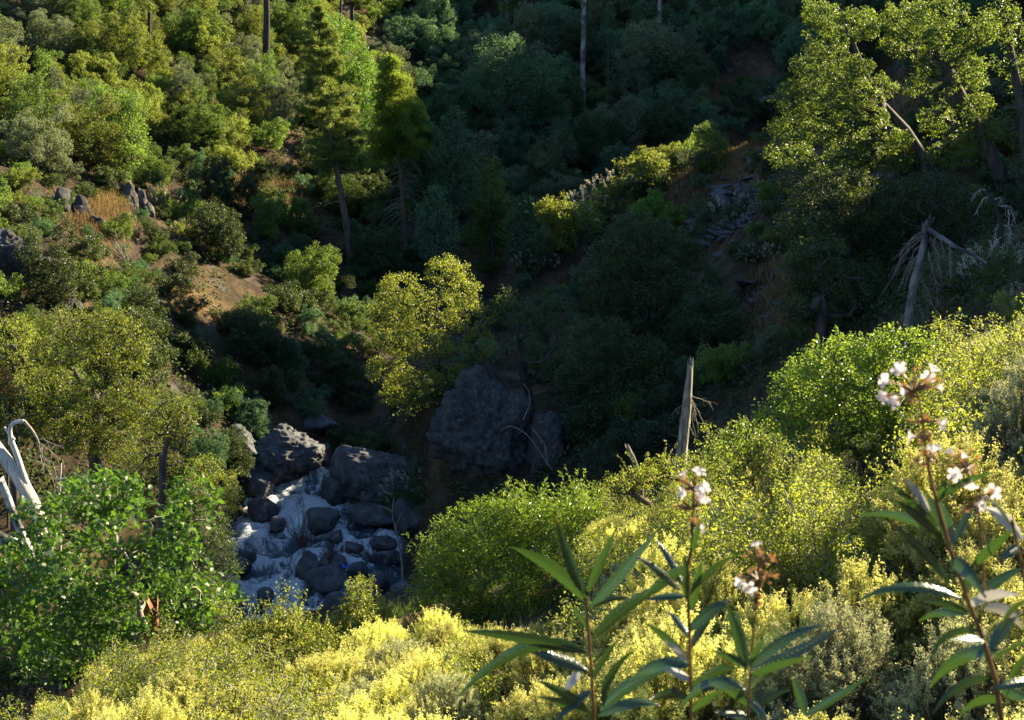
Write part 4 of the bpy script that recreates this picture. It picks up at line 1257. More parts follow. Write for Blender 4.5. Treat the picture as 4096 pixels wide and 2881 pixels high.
# scree on the spur: single stones
scree = thing('scree', tuple(ground_pt(738, 95)), 'fan of loose grey stones spilling down the spur', 'scree')
sb = np.array(scree.location)
rng = np.random.default_rng(77)
SM = []
for k in range(8):
    D_, F_ = ICO[2]
    n_ = runit(9, rng)
    c_ = np.maximum(D_ @ n_.T, 1e-4) / rng.uniform(0.55, 1.0, 9)
    mb = MB()
    mb.indexed(D_ * ((c_ ** 14).sum(1) ** (-1 / 14))[:, None], F_, smooth=False)
    SM.append(mb.mesh('stone', MAT['slab']))
nst = 0
for it in range(900):
    if nst >= 230:
        break
    t = rng.uniform()
    u = np.interp(t, [0, 0.5, 1], [752, 735, 700]) + rng.normal() * 13
    v = np.interp(t, [0, 0.5, 1], [182, 212, 240]) + rng.normal() * 8
    p = hit(u, v)
    if p is None or p[1] > 108 or p[1] < 82:
        continue
    s_ = rng.uniform(0.16, 0.44) * (1.6 if rng.uniform() < 0.08 else 1)
    o = link('stone', SM[rng.integers(8)], scree, tuple(p - sb + [0, 0, s_ * 0.25]), 0, (s_, s_ * rng.uniform(0.6, 1), s_ * rng.uniform(0.35, 0.6)))
    o.rotation_euler = (rng.normal() * 0.3, rng.normal() * 0.4, rng.uniform(0, 6))
    nst += 1
# stones strewn on the brown landslip
slip = thing('landslip_stones', tuple(ground_pt(770, 64)), 'loose stones strewn on the brown landslip', 'stones')
sb = np.array(slip.location)
for it in range(46):
    u, v = 772 + rng.normal() * 14, 305 + rng.normal() * 22
    p = hit(u, v, 0, 56)
    if p is None or p[1] > 75:
        continue
    s_ = rng.uniform(0.08, 0.4) ** 1.2
    o = link('stone', SM[rng.integers(8)], slip, tuple(p - sb + [0, 0, s_ * 0.2]), 0, (s_, s_ * 0.8, s_ * 0.5))
    o.rotation_euler = (rng.normal() * 0.3, rng.normal() * 0.4, rng.uniform(0, 6))

# ------------------------------------------------------------------ dead trees and snags
def pxpath(base, pts, y):
    return np.array([pix(p[0], p[1], y + (p[2] if len(p) > 2 else 0)) - base for p in pts])

def smooth_path(P, n):
    P = np.asarray(P, float)
    t = np.r_[0, np.cumsum(np.linalg.norm(np.diff(P, axis=0), axis=1))]
    tt = np.linspace(0, t[-1], n)
    Q = np.stack([np.interp(tt, t, P[:, k]) for k in range(3)], 1)
    for _ in range(2):
        Q[1:-1] = (Q[:-2] + 2 * Q[1:-1] + Q[2:]) / 4
    return Q, tt / t[-1]

def knotty(mb, P, r0, r1, rng, n=24, k=10, amp=0.10, mi=0, broken=False):
    """weathered stem with an uneven girth, split tip"""
    Q, t = smooth_path(P, n)
    R = r0 + (r1 - r0) * t
    T = nrm(np.gradient(Q, axis=0))
    ref = np.array([0.31, 0.87, 0.13])
    B = nrm(np.cross(T, ref))
    Cc = np.cross(T, B)
    a = np.arange(k) * 2 * math.pi / k
    seed = rng.uniform(0, 50)
    pr = np.stack([np.cos(a)[None].repeat(n, 0) * 1.3, np.sin(a)[None].repeat(n, 0) * 1.3, (t * 7)[:, None].repeat(k, 1)], -1).reshape(-1, 3)
    nz = (1 + amp * fbm(pr + seed, 4)).reshape(n, k) + 0.6 * amp * (np.sin(a * 5 + seed)[None])
    V = Q[:, None] + (R[:, None] * nz)[:, :, None] * (np.cos(a)[None, :, None] * B[:, None] + np.sin(a)[None, :, None] * Cc[:, None])
    if broken:
        V[-1] += T[-1] * (rng.uniform(-1.5, 3.5, k) * R[-1])[:, None]
    i = np.arange(n - 1)[:, None] * k
    j = np.arange(k)[None]
    F = np.stack([i + j, i + (j + 1) % k, i + k + (j + 1) % k, i + k + j], -1).reshape(-1, 4)
    mb.indexed(V.reshape(-1, 3), F, None, mi)
    mb.polys(V[-1][None], None, mi)
    return Q

def hang_twigs(mb, start, d, L, rng, droop=0.8, n=6, r=0.012):
    t = np.linspace(0, 1, 6)
    B = start + d * (L * t)[:, None] + np.c_[0 * t, 0 * t, -droop * L * t ** 2]
    B[1:] += rng.normal(size=(5, 3)) * 0.04 * L
    mb.tube(B, np.linspace(r, r * 0.35, 6), 4, cap=False)
    for _ in range(n):
        f = rng.uniform(0.25, 1)
        q = np.array([np.interp(f, t, B[:, k]) for k in range(3)])
        dd = nrm(d * 0.4 + rng.normal(size=3) * 0.5 + [0, 0, -droop])
        l = L * rng.uniform(0.15, 0.4)
        mb.tube([q, q + dd * l * 0.5 + rng.normal(size=3) * 0.05 * l, q + dd * l + [0, 0, -0.2 * l]], [r * 0.45, r * 0.3, r * 0.15], 3, cap=False)

rng = np.random.default_rng(5)
# grey snag rising out of the brush
def snag(name, bu, y, pts, r0, r1, label, mat='snag', n=44, k=16, amp=0.2, branches=(), cat='dead tree', bmat=None, extra=()):
    base = ground_pt(bu, y)
    root = thing(name, tuple(base), label, cat)
    a, b = MB(), MB()
    P = np.vstack([[0, 0, -0.3], pxpath(base, pts, y)])
    knotty(a, P, r0, r1, rng, n, k, amp, broken=True)
    for (e, q0, q1) in extra:
        knotty(a, pxpath(base, e, y), q0, q1, rng, 18, 8, amp, broken=True)
    link('trunk', a.mesh('trunk', MAT[mat]), root)
    if branches:
        s = proj(base)[2] / FPX
        if len(branches) > 12:
            branches = list(branches) + [(q[0] + rng.normal() * 1.0, q[1] + 3, q[2] * rng.uniform(0.6, 1.2) + rng.normal() * 4, q[3] * rng.uniform(0.8, 1.2), q[4], q[5]) for q in branches]
        for (u, v, du, dv, dr, nn) in branches:
            st = pix(u, v, y) - base
            en = pix(u + du, v + dv, y + rng.uniform(-0.5, 0.5)) - base
            L = np.linalg.norm(en - st)
            hang_twigs(b, st, nrm(en - st), L, rng, dr, nn + 4, max(0.004, 0.5 * s))
        link('branches', b.mesh('branches', MAT[bmat or 'twig']), root)
    return root
snag('dead_snag', 680, 26, [(680, 470), (683, 440), (687, 405), (690, 366)], 0.16, 0.055, 'grey weathered snag standing out of the brush',
     branches=[(692, 396, 20, 5, 0.1, 3), (690, 398, 14, 14, 0.6, 4), (690, 398, 4, 26, 0.4, 4), (684, 405, -13, 2, 0.5, 4), (688, 425, 8, 8, 0.6, 3), (691, 400, 8, 22, 0.5, 3)])
snag('dead_snag', 640, 25, [(641, 485), (636, 466), (629, 449)], 0.07, 0.045, 'short leaning dead stub left of the grey snag')
# broken dead tree with drooping limbs
snag('broken_dead_tree', 905, 40, [(907, 325), (914, 280), (924, 245), (925, 228)], 0.13, 0.09, 'broken dead tree with drooping blue-grey twigs at the right', 'greytrunk', 44, 12, 0.2,
     [(922, 232, -22, 8, 0.7, 8), (924, 236, -30, 14, 0.9, 9), (920, 246, -18, 18, 0.8, 8), (918, 256, -16, 14, 0.8, 8), (922, 262, -8, 30, 0.5, 7), (918, 270, -14, 30, 0.6, 8), (936, 234, 3, 40, 0.1, 8), (940, 236, 14, 8, 0.6, 6), (950, 244, 2, 26, 0.3, 7), (920, 275, 12, 34, 0.3, 9), (915, 290, -6, 34, 0.2, 8), (930, 236, 12, 20, 0.8, 8), (915, 300, 16, 20, 0.5, 8), (926, 228, 4, -12, -0.2, 3), (908, 310, -4, 30, 0.2, 6), (928, 250, 10, 40, 0.3, 8)],
     extra=[([(925, 228), (938, 236), (955, 247), (972, 254), (985, 262)], 0.09, 0.035)], bmat='twig')
# twiggy dead tree in the upper right
snag('leaning_dead_tree', 1003, 44, [(1003, 250), (1000, 225), (996, 205), (990, 195), (982, 190)], 0.10, 0.03, 'small dead tree with white arching twigs at the right edge', 'burnt', 20, 8, 0.1,
     [(985, 190, -12, -4, 0.9, 8), (990, 195, -14, 6, 0.8, 8), (995, 200, 10, -10, 0.9, 7), (998, 205, 20, -10, 0.9, 8), (1010, 205, 6, 10, 0.5, 9), (1008, 210, 4, 30, 0.3, 9), (1000, 215, -6, 20, 0.6, 7), (1003, 235, -14, 8, 0.8, 5), (1004, 225, 14, 20, 0.5, 8)], bmat='white')
# burnt trunks on the far slopes
for (u, y, v0, v1, r, lab) in [(266, 122, 57, -25, 0.34, 'thick blackened trunk at the top of the sunlit slope'), (149, 112, 30, -25, 0.16, 'thin blackened trunk left of the thick one'), (583, 134, 64, -30, 0.28, 'pale-streaked dead trunk high on the shaded slope'), (352, 130, 48, 12, 0.26, 'short burnt trunk beside the bright green tree'), (340, 128, 30, -25, 0.16, 'slim burnt trunk behind the top of the tall pine'), (659, 148, 25, -30, 0.26, 'grey dead trunk at the top edge right of the dome-shaped tree'), (503, 145, 20, -25, 0.18, 'slim dark trunk at the top edge above the large dark tree'), (812, 140, 30, -30, 0.24, 'dim dead trunk left of the leaning oaks'), (608, 130, 66, 40, 0.10, 'thin leaning dead stem right of the streaked trunk')]:
    b0 = ground_pt(u, y)
    foot = max(v0, proj(b0)[1])
    snag('burnt_trunk', u, y, [(u, v0), (u + 1, (v0 + v1) / 2), (u, v1)], r, r * 0.7, lab, 'burnt' if u not in (583, 659) else 'greytrunk', 20, 8, 0.1)
# bleached fallen trunk and charred trunk on the left
base = ground_pt(92, 34)
root = thing('bleached_dead_tree', tuple(base), 'sun-bleached leaning dead trunk with a hooked limb at the left edge', 'dead tree')
a, b = MB(), MB()
knotty(a, np.vstack([[0, 0, -0.3], pxpath(base, [(70, 600), (52, 555), (42, 525), (32, 500), (15, 472), (-8, 440)], 34)]), 0.23, 0.14, rng, 40, 14, 0.14)
knotty(a, pxpath(base, [(34, 502), (24, 478), (17, 455), (11, 440), (9, 428), (13, 422), (24, 421)], 34), 0.10, 0.05, rng, 30, 9, 0.1)
knotty(a, pxpath(base, [(14, 440), (9, 433), (4, 427)], 34), 0.05, 0.03, rng, 8, 7, 0.1)
knotty(b, pxpath(base, [(24, 421), (32, 430), (38, 440), (40, 452)], 34), 0.05, 0.02, rng, 16, 7, 0.1)
for (u, v, du, dv, dr) in [(38, 440, 26, 0, 0.3), (40, 444, 26, 10, 0.4), (40, 450, 30, 24, 0.4), (38, 445, 14, 20, 0.6), (40, 455, 2, 14, 0.2)]:
    st = pix(u, v, 34) - base
    en = pix(u + du, v + dv, 34 + rng.uniform(-1, 1)) - base
    hang_twigs(b, st, nrm(en - st), np.linalg.norm(en - st), rng, dr, 6, 0.014)
link('trunk', a.mesh('trunk', MAT['white']), root)
link('branches', b.mesh('branches', MAT['twig']), root)
for (u, v, du, dv, dr) in [(30, 500, -20, 20, 0.8), (40, 520, -18, 16, 0.9), (34, 505, -25, 10, 0.7)]:
    b = MB()
    st = pix(u, v, 34) - base
    en = pix(u + du, v + dv, 34 + rng.uniform(-1, 1)) - base
    hang_twigs(b, st, nrm(en - st), np.linalg.norm(en - st), rng, dr, 6, 0.014)
    link('branch', b.mesh('branch', MAT['twig']), root)
base = ground_pt(80, 33)
root = thing('charred_dead_tree', tuple(base), 'charred forked trunk with white patches under the bleached one', 'dead tree')
a = MB()
knotty(a, np.vstack([[0, 0, -0.3], pxpath(base, [(62, 600), (44, 575), (28, 550), (18, 525), (10, 505), (3, 486)], 33)]), 0.17, 0.09, rng, 34, 12, 0.16, broken=True)
knotty(a, pxpath(base, [(38, 566), (26, 553), (10, 542), (-8, 534)], 33), 0.17, 0.13, rng, 20, 12, 0.16)
link('trunk', a.mesh('trunk', MAT['char']), root)
snag('dead_stub', 60, 32, [(60, 500), (59, 485), (61, 465)], 0.05, 0.02, 'short white dead limb poking above the oak sprouts', 'white', 16, 7, 0.1, extra=[([(60, 480), (66, 478), (69, 481)], 0.03, 0.015)])
snag('dead_stub', 112, 31, [(114, 520), (110, 500), (104, 484)], 0.06, 0.045, 'curved tan dead stem above the oak sprouts', 'twig', 16, 8, 0.1)
# roots and dead limbs on the crag
for (pts, y, r, lab) in [([(552, 470), (540, 452), (528, 435), (512, 425), (500, 430)], 58.5, 0.035, 'pale dead limb lying across the great crag'), ([(548, 465), (545, 445), (532, 428)], 58.6, 0.06, 'weathered root at the right of the great crag'), ([(523, 420), (530, 405), (529, 390), (522, 383)], 58.8, 0.03, 'thin white dead branch above the great crag')]:
    base = pix(pts[0][0], pts[0][1], y)
    a = MB()
    knotty(a, pxpath(base, pts, y), r, r * 0.5, rng, 22, 7, 0.15)
    tag(link('dead_limb', a.mesh('dead_limb', MAT['snag']), None, tuple(base)), lab, 'branch')
# twiggy bush and sapling in the creek
def twig_bush(u, y, hpx, wpx, n, label, mat='browntwig', z=None, name='bare_bush', leafy=None):
    base = ground_pt(u, y)
    if z is not None:
        base[2] = z
    s = proj(base)[2] / FPX
    a = MB()
    root = thing(name, tuple(base), label, 'shrub')
    tips = []
    for _ in range(n):
        d = nrm(np.array([rng.normal() * 0.5 * wpx / hpx, rng.normal() * 0.5 * wpx / hpx, 1.0]))
        L = hpx * s * rng.uniform(0.5, 1.0)
        e = d * L
        mid = e * 0.5 + rng.normal(size=3) * 0.06 * L
        a.tube([(0, 0, -0.2), mid * 0.5, mid, e], [0.02, 0.016, 0.012, 0.005], 4, cap=False)
        for _ in range(4):
            f = rng.uniform(0.4, 1)
            q = mid + (e - mid) * f
            dd = nrm(d + rng.normal(size=3) * 0.5)
            a.tube([q, q + dd * L * 0.25], [0.008, 0.003], 3, cap=False)
            tips.append(q + dd * L * 0.2)
    link('stems', a.mesh('stems', MAT[mat]), root)
    if leafy:
        b = MB()
        clump_leaves(b, np.array(tips), 0.14, 12, 0.07, 0.03, rng)
        link('foliage', b.mesh('foliage', MAT[leafy]), root)
    return root
g = ground_pt(303, 62)
twig_bush(303, 61.5, 36, 36, 40, 'bare twiggy bush standing in the middle of the rapids', z=-25.6)
twig_bush(302, 61.9, 58, 8, 4, 'thin leafy sapling behind the bare river bush', z=-25.6, name='sapling', leafy='dark_oak')
twig_bush(330, 59.0, 22, 26, 22, 'bare twigs on the boulders of the midstream pair', z=-25.2)
twig_bush(372, 60.5, 30, 34, 30, 'tangle of bare twigs on the right shore')
twig_bush(290, 74, 40, 60, 30, 'dead twiggy bush on the shaded bank above the rapids', 'twig')
twig_bush(128, 76, 34, 30, 22, 'sparse dead brush at the foot of the jagged outcrop', 'twig')
twig_bush(412, 101, 44, 44, 60, 'grey heap of dead twigs under the yellow-green conifer', 'twig')
snag('bare_sapling', 404, 56, [(402, 560), (396, 530), (391, 512), (394, 498)], 0.07, 0.02, 'pale bare sapling on the right shore of the rapids', 'twig', 20, 7, 0.1, [(396, 530, 4, -20, 0.1, 3), (400, 550, 6, -22, 0.1, 3), (392, 512, -14, -10, 0.2, 3)])
# blue scrap caught by the rocks
a = MB()
nn = 7
gx, gy = np.meshgrid(np.linspace(-0.22, 0.22, nn), np.linspace(-0.12, 0.12, nn), indexing='ij')
gz = 0.07 * fbm(np.c_[gx.ravel() * 9, gy.ravel() * 9, 0 * gx.ravel()], 3)
ii = np.arange(nn - 1)[:, None] * nn
jj = np.arange(nn - 1)[None]
a.indexed(np.c_[gx.ravel(), gy.ravel(), gz], np.stack([ii + jj, ii + nn + jj, ii + nn + jj + 1, ii + jj + 1], -1).reshape(-1, 4))
mbl, nt, out = newmat('blue_cloth')
pp = N(nt, 'ShaderNodeBsdfPrincipled', i_Roughness=0.6)
nz_ = N(nt, 'ShaderNodeTexNoise', i_Scale=12.0)
nt.links.new(ramp(nt, nz_.outputs['Fac'], [(0.3, (0.01, 0.05, 0.45)), (0.7, (0.02, 0.12, 0.75))]), pp.inputs['Base Color'])
nt.links.new(pp.outputs[0], out.inputs[0])
pb = pix(347, 566, 58.6)
me_ = a.mesh('blue_scrap', mbl)
sol = link('blue_scrap', me_, None, tuple(pb), 0.4)
md_ = sol.modifiers.new('thickness', 'SOLIDIFY')
md_.thickness = 0.012
tag(sol, 'tiny blue scrap of cloth caught between river rocks', 'cloth')

# ------------------------------------------------------------------ near shrubs with their own leaves
def shoots(fol, st, P, D, Ls, rng, per=16, L=0.07, W=0.02, tmpl=OV, r=0.004):
    """upright leafy shoots standing out of a crown"""
    for p, d, l in zip(P, D, Ls):
        t = np.linspace(0, 1, 5)
        B = p + d * (l * t)[:, None] + rng.normal(size=(5, 3)) * 0.02 * l
        st.tube(B, np.linspace(r, r * 0.4, 5), 3, cap=False)
        ts = rng.uniform(0.1, 1.0, per)
        Q = np.stack([np.interp(ts, t, B[:, k]) for k in range(3)], 1)
        o = runit(per, rng)
        o = nrm(o - (o @ d)[:, None] * d)
        leaves(fol, Q, nrm(o * 0.9 + d * 0.7), nrm(d * 0.8 + runit(per, rng) * 0.5), L * rng.uniform(0.6, 1.1, per), W, tmpl, rng.uniform(0.3, 1, per))

def leafy_shrub(name, bu, by, lobes_px, label, leaf, seed, L, W, tmpl, spacing, per, nshoot, shL, stem='browntwig', trunk=None, r0=0.06, shell=0.5, cr=None, dep=1.0, shoot_up=0.8):
    rng = np.random.default_rng(seed)
    base = ground_pt(bu, by)
    root = thing(name, tuple(base), label, 'shrub')
    lb = []
    for l in lobes_px:
        dy = l[4] if len(l) > 4 else rng.uniform(-0.5, 0.5) * dep
        c = pix(l[0], l[1], by + dy)
        s = proj(c)[2] / FPX
        lb.append(tuple(c - base) + (l[2] * s, (l[2] + l[3]) * 0.5 * s * dep, l[3] * s))
    C = lobe_clumps(lb, spacing, rng, shell)
    st, fo = MB(), MB()
    tr = [(0, 0, -0.2), (0, 0, 0.1), (0.02, 0, 0.3)] if trunk is None else [(0, 0, -0.2)] + [tuple(pix(t[0], t[1], by) - base) for t in trunk]
    skeleton(st, tr, C, r0, rng, k=5, rmin=0.005, kmin=3)
    clump_leaves(fo, C, (cr or spacing * 0.8) * rng.uniform(0.7, 1.3, len(C)), per, L, W, rng, tmpl, 0.85, 0.4, 0.0)
    if nshoot:
        ctr = C.mean(0)
        dd = nrm(C - ctr)
        w = np.clip(dd[:, 2] + 0.35, 0.02, None) * np.linalg.norm(C - ctr, axis=1)
        idx = rng.choice(len(C), nshoot, p=w / w.sum())
        D = nrm(dd[idx] * 0.5 + [0, 0, shoot_up] + rng.normal(size=(nshoot, 3)) * 0.25)
        shoots(fo, st, C[idx], D, rng.uniform(0.5, 1.2, nshoot) * shL, rng, 18, L, W, tmpl)
    link('stems', st.mesh('stems', MAT[stem]), root)
    link('foliage', fo.mesh('foliage', MAT[leaf]), root)
    PL.append((base[0], base[1], 0.9))
    return root

leafy_shrub('lance_leaf_shrub', 500, 22, [(480, 535, 44, 32), (520, 520, 44, 32), (450, 560, 36, 40), (545, 545, 36, 40), (490, 580, 55, 45), (440, 605, 30, 40), (530, 610, 45, 40), (470, 630, 40, 30), (572, 510, 22, 24)],
            'bright narrow-leaved shrub right of the rapids', 'bay', 701, 0.085, 0.019, OV, 0.20, 46, 70, 0.30, dep=0.8)
leafy_shrub('round_leaf_shrub', 860, 20, [(850, 365, 55, 30), (900, 355, 45, 28), (810, 390, 40, 32), (870, 400, 60, 34), (930, 380, 34, 36), (790, 420, 34, 26), (850, 430, 60, 26), (915, 420, 44, 30)],
            'bright green small-leaved shrub above the cream-flowered mounds', 'round', 702, 0.042, 0.028, OV, 0.17, 48, 70, 0.20, dep=0.8)
leafy_shrub('round_leaf_shrub', 745, 21, [(745, 440, 26, 20), (725, 455, 22, 14), (770, 455, 26, 18), (735, 475, 24, 12)],
            'low spreading arm of bright green leaves right of the grey snag', 'round', 703, 0.042, 0.026, OV, 0.16, 44, 26, 0.22, dep=0.8)
leafy_shrub('sprig_bush', 665, 23, [(660, 470, 18, 12), (640, 478, 18, 12), (690, 475, 14, 10), (625, 488, 16, 10)],
            'yellow-green sprigs around the foot of the grey snag', 'olive', 704, 0.045, 0.028, OV, 0.16, 36, 16, 0.35, dep=0.8)
leafy_shrub('sprig_bush', 575, 24, [(575, 500, 16, 20), (590, 505, 20, 16), (565, 515, 18, 16)],
            'bright upright sprigs behind the narrow-leaved shrub', 'bay', 705, 0.08, 0.019, OV, 0.18, 40, 18, 0.35, dep=0.8)
leafy_shrub('small_leaf_bush', 355, 21, [(360, 600, 16, 22), (350, 620, 22, 20), (378, 615, 16, 18), (335, 630, 20, 16), (385, 640, 24, 18)],
            'olive bush with upright sprigs in front of the black boulder', 'olive', 706, 0.045, 0.022, OV, 0.15, 40, 40, 0.30, dep=0.8)
leafy_shrub('small_leaf_bush', 290, 20, [(275, 625, 20, 16), (300, 628, 22, 18), (255, 640, 20, 18), (315, 645, 24, 18)],
            'olive-green bush overlapping the bottom of the rapids', 'olive', 707, 0.045, 0.022, OV, 0.15, 40, 44, 0.30, dep=0.8)

# black oak sprouting from a broken stump
rng = np.random.default_rng(44)
BY = 30.0
base = ground_pt(150, BY)
root = thing('black_oak', tuple(base), 'lobed-leaf oak sprouting from a broken red stump at lower left', 'tree')
stump, stem, fol = MB(), MB(), MB()
top = pix(151, 618, BY) - base
knotty(stump, [(0, 0, -0.4), (0, 0, 0.2), top * 0.55 + [0.03, 0, 0], top], 0.26, 0.17, rng, 26, 14, 0.22, broken=True)
lob = [(45, 520, 30, 24), (85, 505, 30, 26), (120, 500, 28, 26), (155, 520, 30, 26), (190, 505, 26, 30), (170, 545, 34, 26), (60, 555, 40, 26), (110, 545, 36, 28), (30, 590, 34, 28), (75, 600, 40, 30), (120, 590, 34, 30), (165, 585, 30, 26), (200, 575, 20, 18), (210, 600, 26, 24), (190, 620, 26, 20), (40, 630, 34, 22), (90, 635, 34, 20), (100, 475, 10, 16), (92, 488, 14, 18), (75, 492, 12, 14), (230, 590, 10, 10), (10, 560, 24, 24), (5, 610, 22, 26), (70, 640, 40, 24), (120, 635, 30, 22), (20, 650, 34, 20), (60, 580, 34, 26), (50, 660, 40, 18)]
lb = []
for l in lob:
    c = pix(l[0], l[1], BY + rng.uniform(-1.3, 1.3))
    s = proj(c)[2] / FPX
    lb.append(tuple(c - base) + (l[2] * s, l[2] * s * 0.9, l[3] * s))
C = lobe_clumps(lb, 0.35, rng, 0.7)
C = C[fbm(C * 1.1, 2) > -0.42]
skeleton(stem, np.array([(0, 0, 0.1), top * 0.5, top * 0.9]), C, 0.12, rng, k=5, rmin=0.007, kmin=3, wob=0.16)
clump_leaves(fol, C, 0.27 * rng.uniform(0.7, 1.3, len(C)), 18, 0.15, 0.12, rng, LOB, 0.8, 0.55, 0.05)
link('stump', stump.mesh('stump', MAT['redwood']), root)
link('stems', stem.mesh('stems', MAT['twig']), root)
link('leaves', fol.mesh('leaves', MAT['black_oak']), root)
PL.append((base[0], base[1], 2))

# brown dead bushes between the live oaks and the oak sprouts
for (u, y, r, lab) in [(75, 43, 2.0, 'brown leafless bush behind the bleached trunk'), (105, 42, 1.8, 'brown leafless bush above the oak sprouts'), (122, 41, 1.3, 'small brown leafless bush near the leaning live oak'), (30, 42, 1.7, 'brown leafless bush below the left live oaks'), (10, 29, 1.1, 'tangled leafless bush in the lower left corner'), (45, 28, 0.9, 'second tangled leafless bush by the lower left corner'), (160, 27, 0.7, 'dry twigs at the foot of the red stump')]:
    p = ground_pt(u, y)
    place(DEADB[int(u) % 2], 'leafless_bush', tuple(p), (r, r, r * 1.2), u, lab)
# infill green bushes on the left bank
for k, (u, y, r, mt, lab) in enumerate([(40, 47, 1.8, 'live_oak', 'olive bush under the big live oak'), (120, 46, 1.9, 'live_oak', 'olive bush right of the brown leafless ones'), (165, 44, 1.6, 'live_oak', 'olive bush below the leaning live oak'), (190, 46, 1.3, 'live_oak', 'small olive bush beside the bank bush'), (5, 46, 1.7, 'live_oak', 'olive bush at the left edge under the live oaks'), (150, 38, 1.2, 'dark_oak', 'dark bush behind the oak sprouts'), (190, 37, 1.3, 'dark_oak', 'dark bush right of the oak sprouts'), (100, 36, 1.2, 'dark_oak', 'dark bush hidden among the oak sprouts'), (62, 33, 1.3, 'dark_oak', 'dark bush at the foot of the bleached trunk'), (95, 32.5, 1.1, 'dark_oak', 'dark bush left of the red stump'), (25, 33, 1.3, 'dark_oak', 'dark bush under the charred trunk'), (225, 50, 1.2, 'dark_oak', 'dark bush between the bank bush and the dark block of rock'), (135, 50, 1.6, 'live_oak', 'olive bush left of the leaning live oak trunk'), (70, 49, 1.7, 'live_oak', 'olive bush under the forked limbs of the big live oak'), (200, 56, 1.6, 'dark_oak', 'dark bush behind the leaning live oak'), (228, 66, 1.4, 'dark_oak', 'dark bush above the dark block of rock'), (250, 70, 1.3, 'far_teal', 'teal bush above the grey rock at the bend'), (205, 64, 1.5, 'far_teal', 'teal bush on the bank above the leaning live oak'), (285, 76, 1.4, 'far_teal', 'teal bush on the dark bank above the bend'), (20, 48.5, 1.5, 'live_oak', 'olive bush below the rusty foliage')]):
    p = ground_pt(u, y)
    place(FART[k % 3], 'bank_shrub', tuple(p - [0, 0, .1]), (r, r, r), u, lab, mats={'foliage': mt})

# ------------------------------------------------------------------ chamise and brush on the near slope
rng = np.random.default_rng(91)
NEARP = []
nc = 0
for it in range(4600):
    y = 5.6 + 21 * rng.uniform() ** 0.8
    x = rng.uniform(-0.45, 0.56) * (y + 1.5)
    z = h1(x, y)
    r = rng.uniform(0.75, 1.2)
    tp = np.array([x, y, z + 0.85 * r])
    u, v, dp = proj(tp)
    if u < -60 or u > 1240 or v > 800:
        continue
    if 400 < u < 600 and 470 < v < 618 and y > 15:
        continue
    if 770 < u < 960 and 330 < v < 470 and y > 16:
        continue
    # keep the creek view open
    lim = np.interp(u, [0, 150, 235, 330, 400, 440, 560, 620, 700, 760, 860, 960, 1024], [634, 640, 630, 622, 605, 560, 515, 495, 478, 440, 425, 370, 310])
    if v < lim:
        continue
    sp = 0.62 * r
    if any((x - a) ** 2 + (y - b) ** 2 < (sp * 0.85 + 0.3 * c) ** 2 for a, b, c in NEARP):
        continue
    NEARP.append((x, y, r))
    nz = fbm(np.array([[x * 0.45, y * 0.45, 2.0]]), 3)[0] + rng.normal() * 0.2
    if u < 330:
        kind = 'olive' if (nz > 0.0) else 'cham'
    elif 590 < u < 860 and 470 < v < 560:
        kind = 'olive' if nz > 0.2 else 'cham'
    elif u > 330 and v > 545:
        kind = 'cham' if nz < 0.62 or u > 640 else 'olive'
    else:
        kind = 'cham' if nz < 0.55 else 'olive'
    loc = (x, y, z - 0.12)
    if kind == 'cham':
        grey = (u > 930 and v < 420) or rng.uniform() < 0.12
        pr = CHAM[2] if grey else CHAM[rng.choice([0, 1, 2], p=[0.38, 0.34, 0.28])]
        rr = r * 1.02
        place(pr, 'chamise', loc, (rr, rr, rr * rng.uniform(0.85, 1.1)), rng.uniform(0, 6.28), cat='shrub', mats={'foliage': 'cham_grey', 'flower_plumes': 'plume_grey'} if grey else None, scat=('cham', grey, 'plume'))
    else:
        rr = r * rng.uniform(0.9, 1.15)
        rust = rng.uniform() < 0.035
        place(OLIV[rng.integers(2)], 'brush', loc, (rr, rr, rr), rng.uniform(0, 6.28), cat='shrub', mats={'foliage': 'rust'} if rust else None, scat=('oliv', rust, 'olive'))
for k in range(34):
    u, y = rng.uniform(-10, 235), rng.uniform(18.5, 27)
    p = ground_pt(u, y)
    rr = rng.uniform(0.4, 0.62)
    place(OLIV[k % 2], 'brush', tuple(p - [0, 0, .08]), (rr, rr, rr), rng.uniform(0, 6.28), cat='shrub', scat=('olivl', False, 'olive'))
print('near', len(NEARP), 'far', cnt)

# ------------------------------------------------------------------ ground cover (not countable)
def stuff(name, pts, make, mat, label):
    b = MB()
    make(b, np.array(pts))
    return tag(link(name, b.mesh(name, MAT[mat])), label, kind='stuff')

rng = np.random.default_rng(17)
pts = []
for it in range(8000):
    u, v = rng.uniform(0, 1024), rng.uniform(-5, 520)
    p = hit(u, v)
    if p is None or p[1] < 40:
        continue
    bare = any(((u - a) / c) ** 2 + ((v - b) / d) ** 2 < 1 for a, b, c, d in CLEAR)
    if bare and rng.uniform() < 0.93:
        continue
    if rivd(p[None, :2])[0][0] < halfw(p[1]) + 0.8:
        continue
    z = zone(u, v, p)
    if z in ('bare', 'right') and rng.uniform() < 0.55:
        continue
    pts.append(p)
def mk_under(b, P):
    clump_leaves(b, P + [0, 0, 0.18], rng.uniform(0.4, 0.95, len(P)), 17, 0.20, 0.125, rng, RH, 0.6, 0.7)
stuff('undergrowth', pts, mk_under, 'under', 'low dark undergrowth covering the slopes between the shrubs')

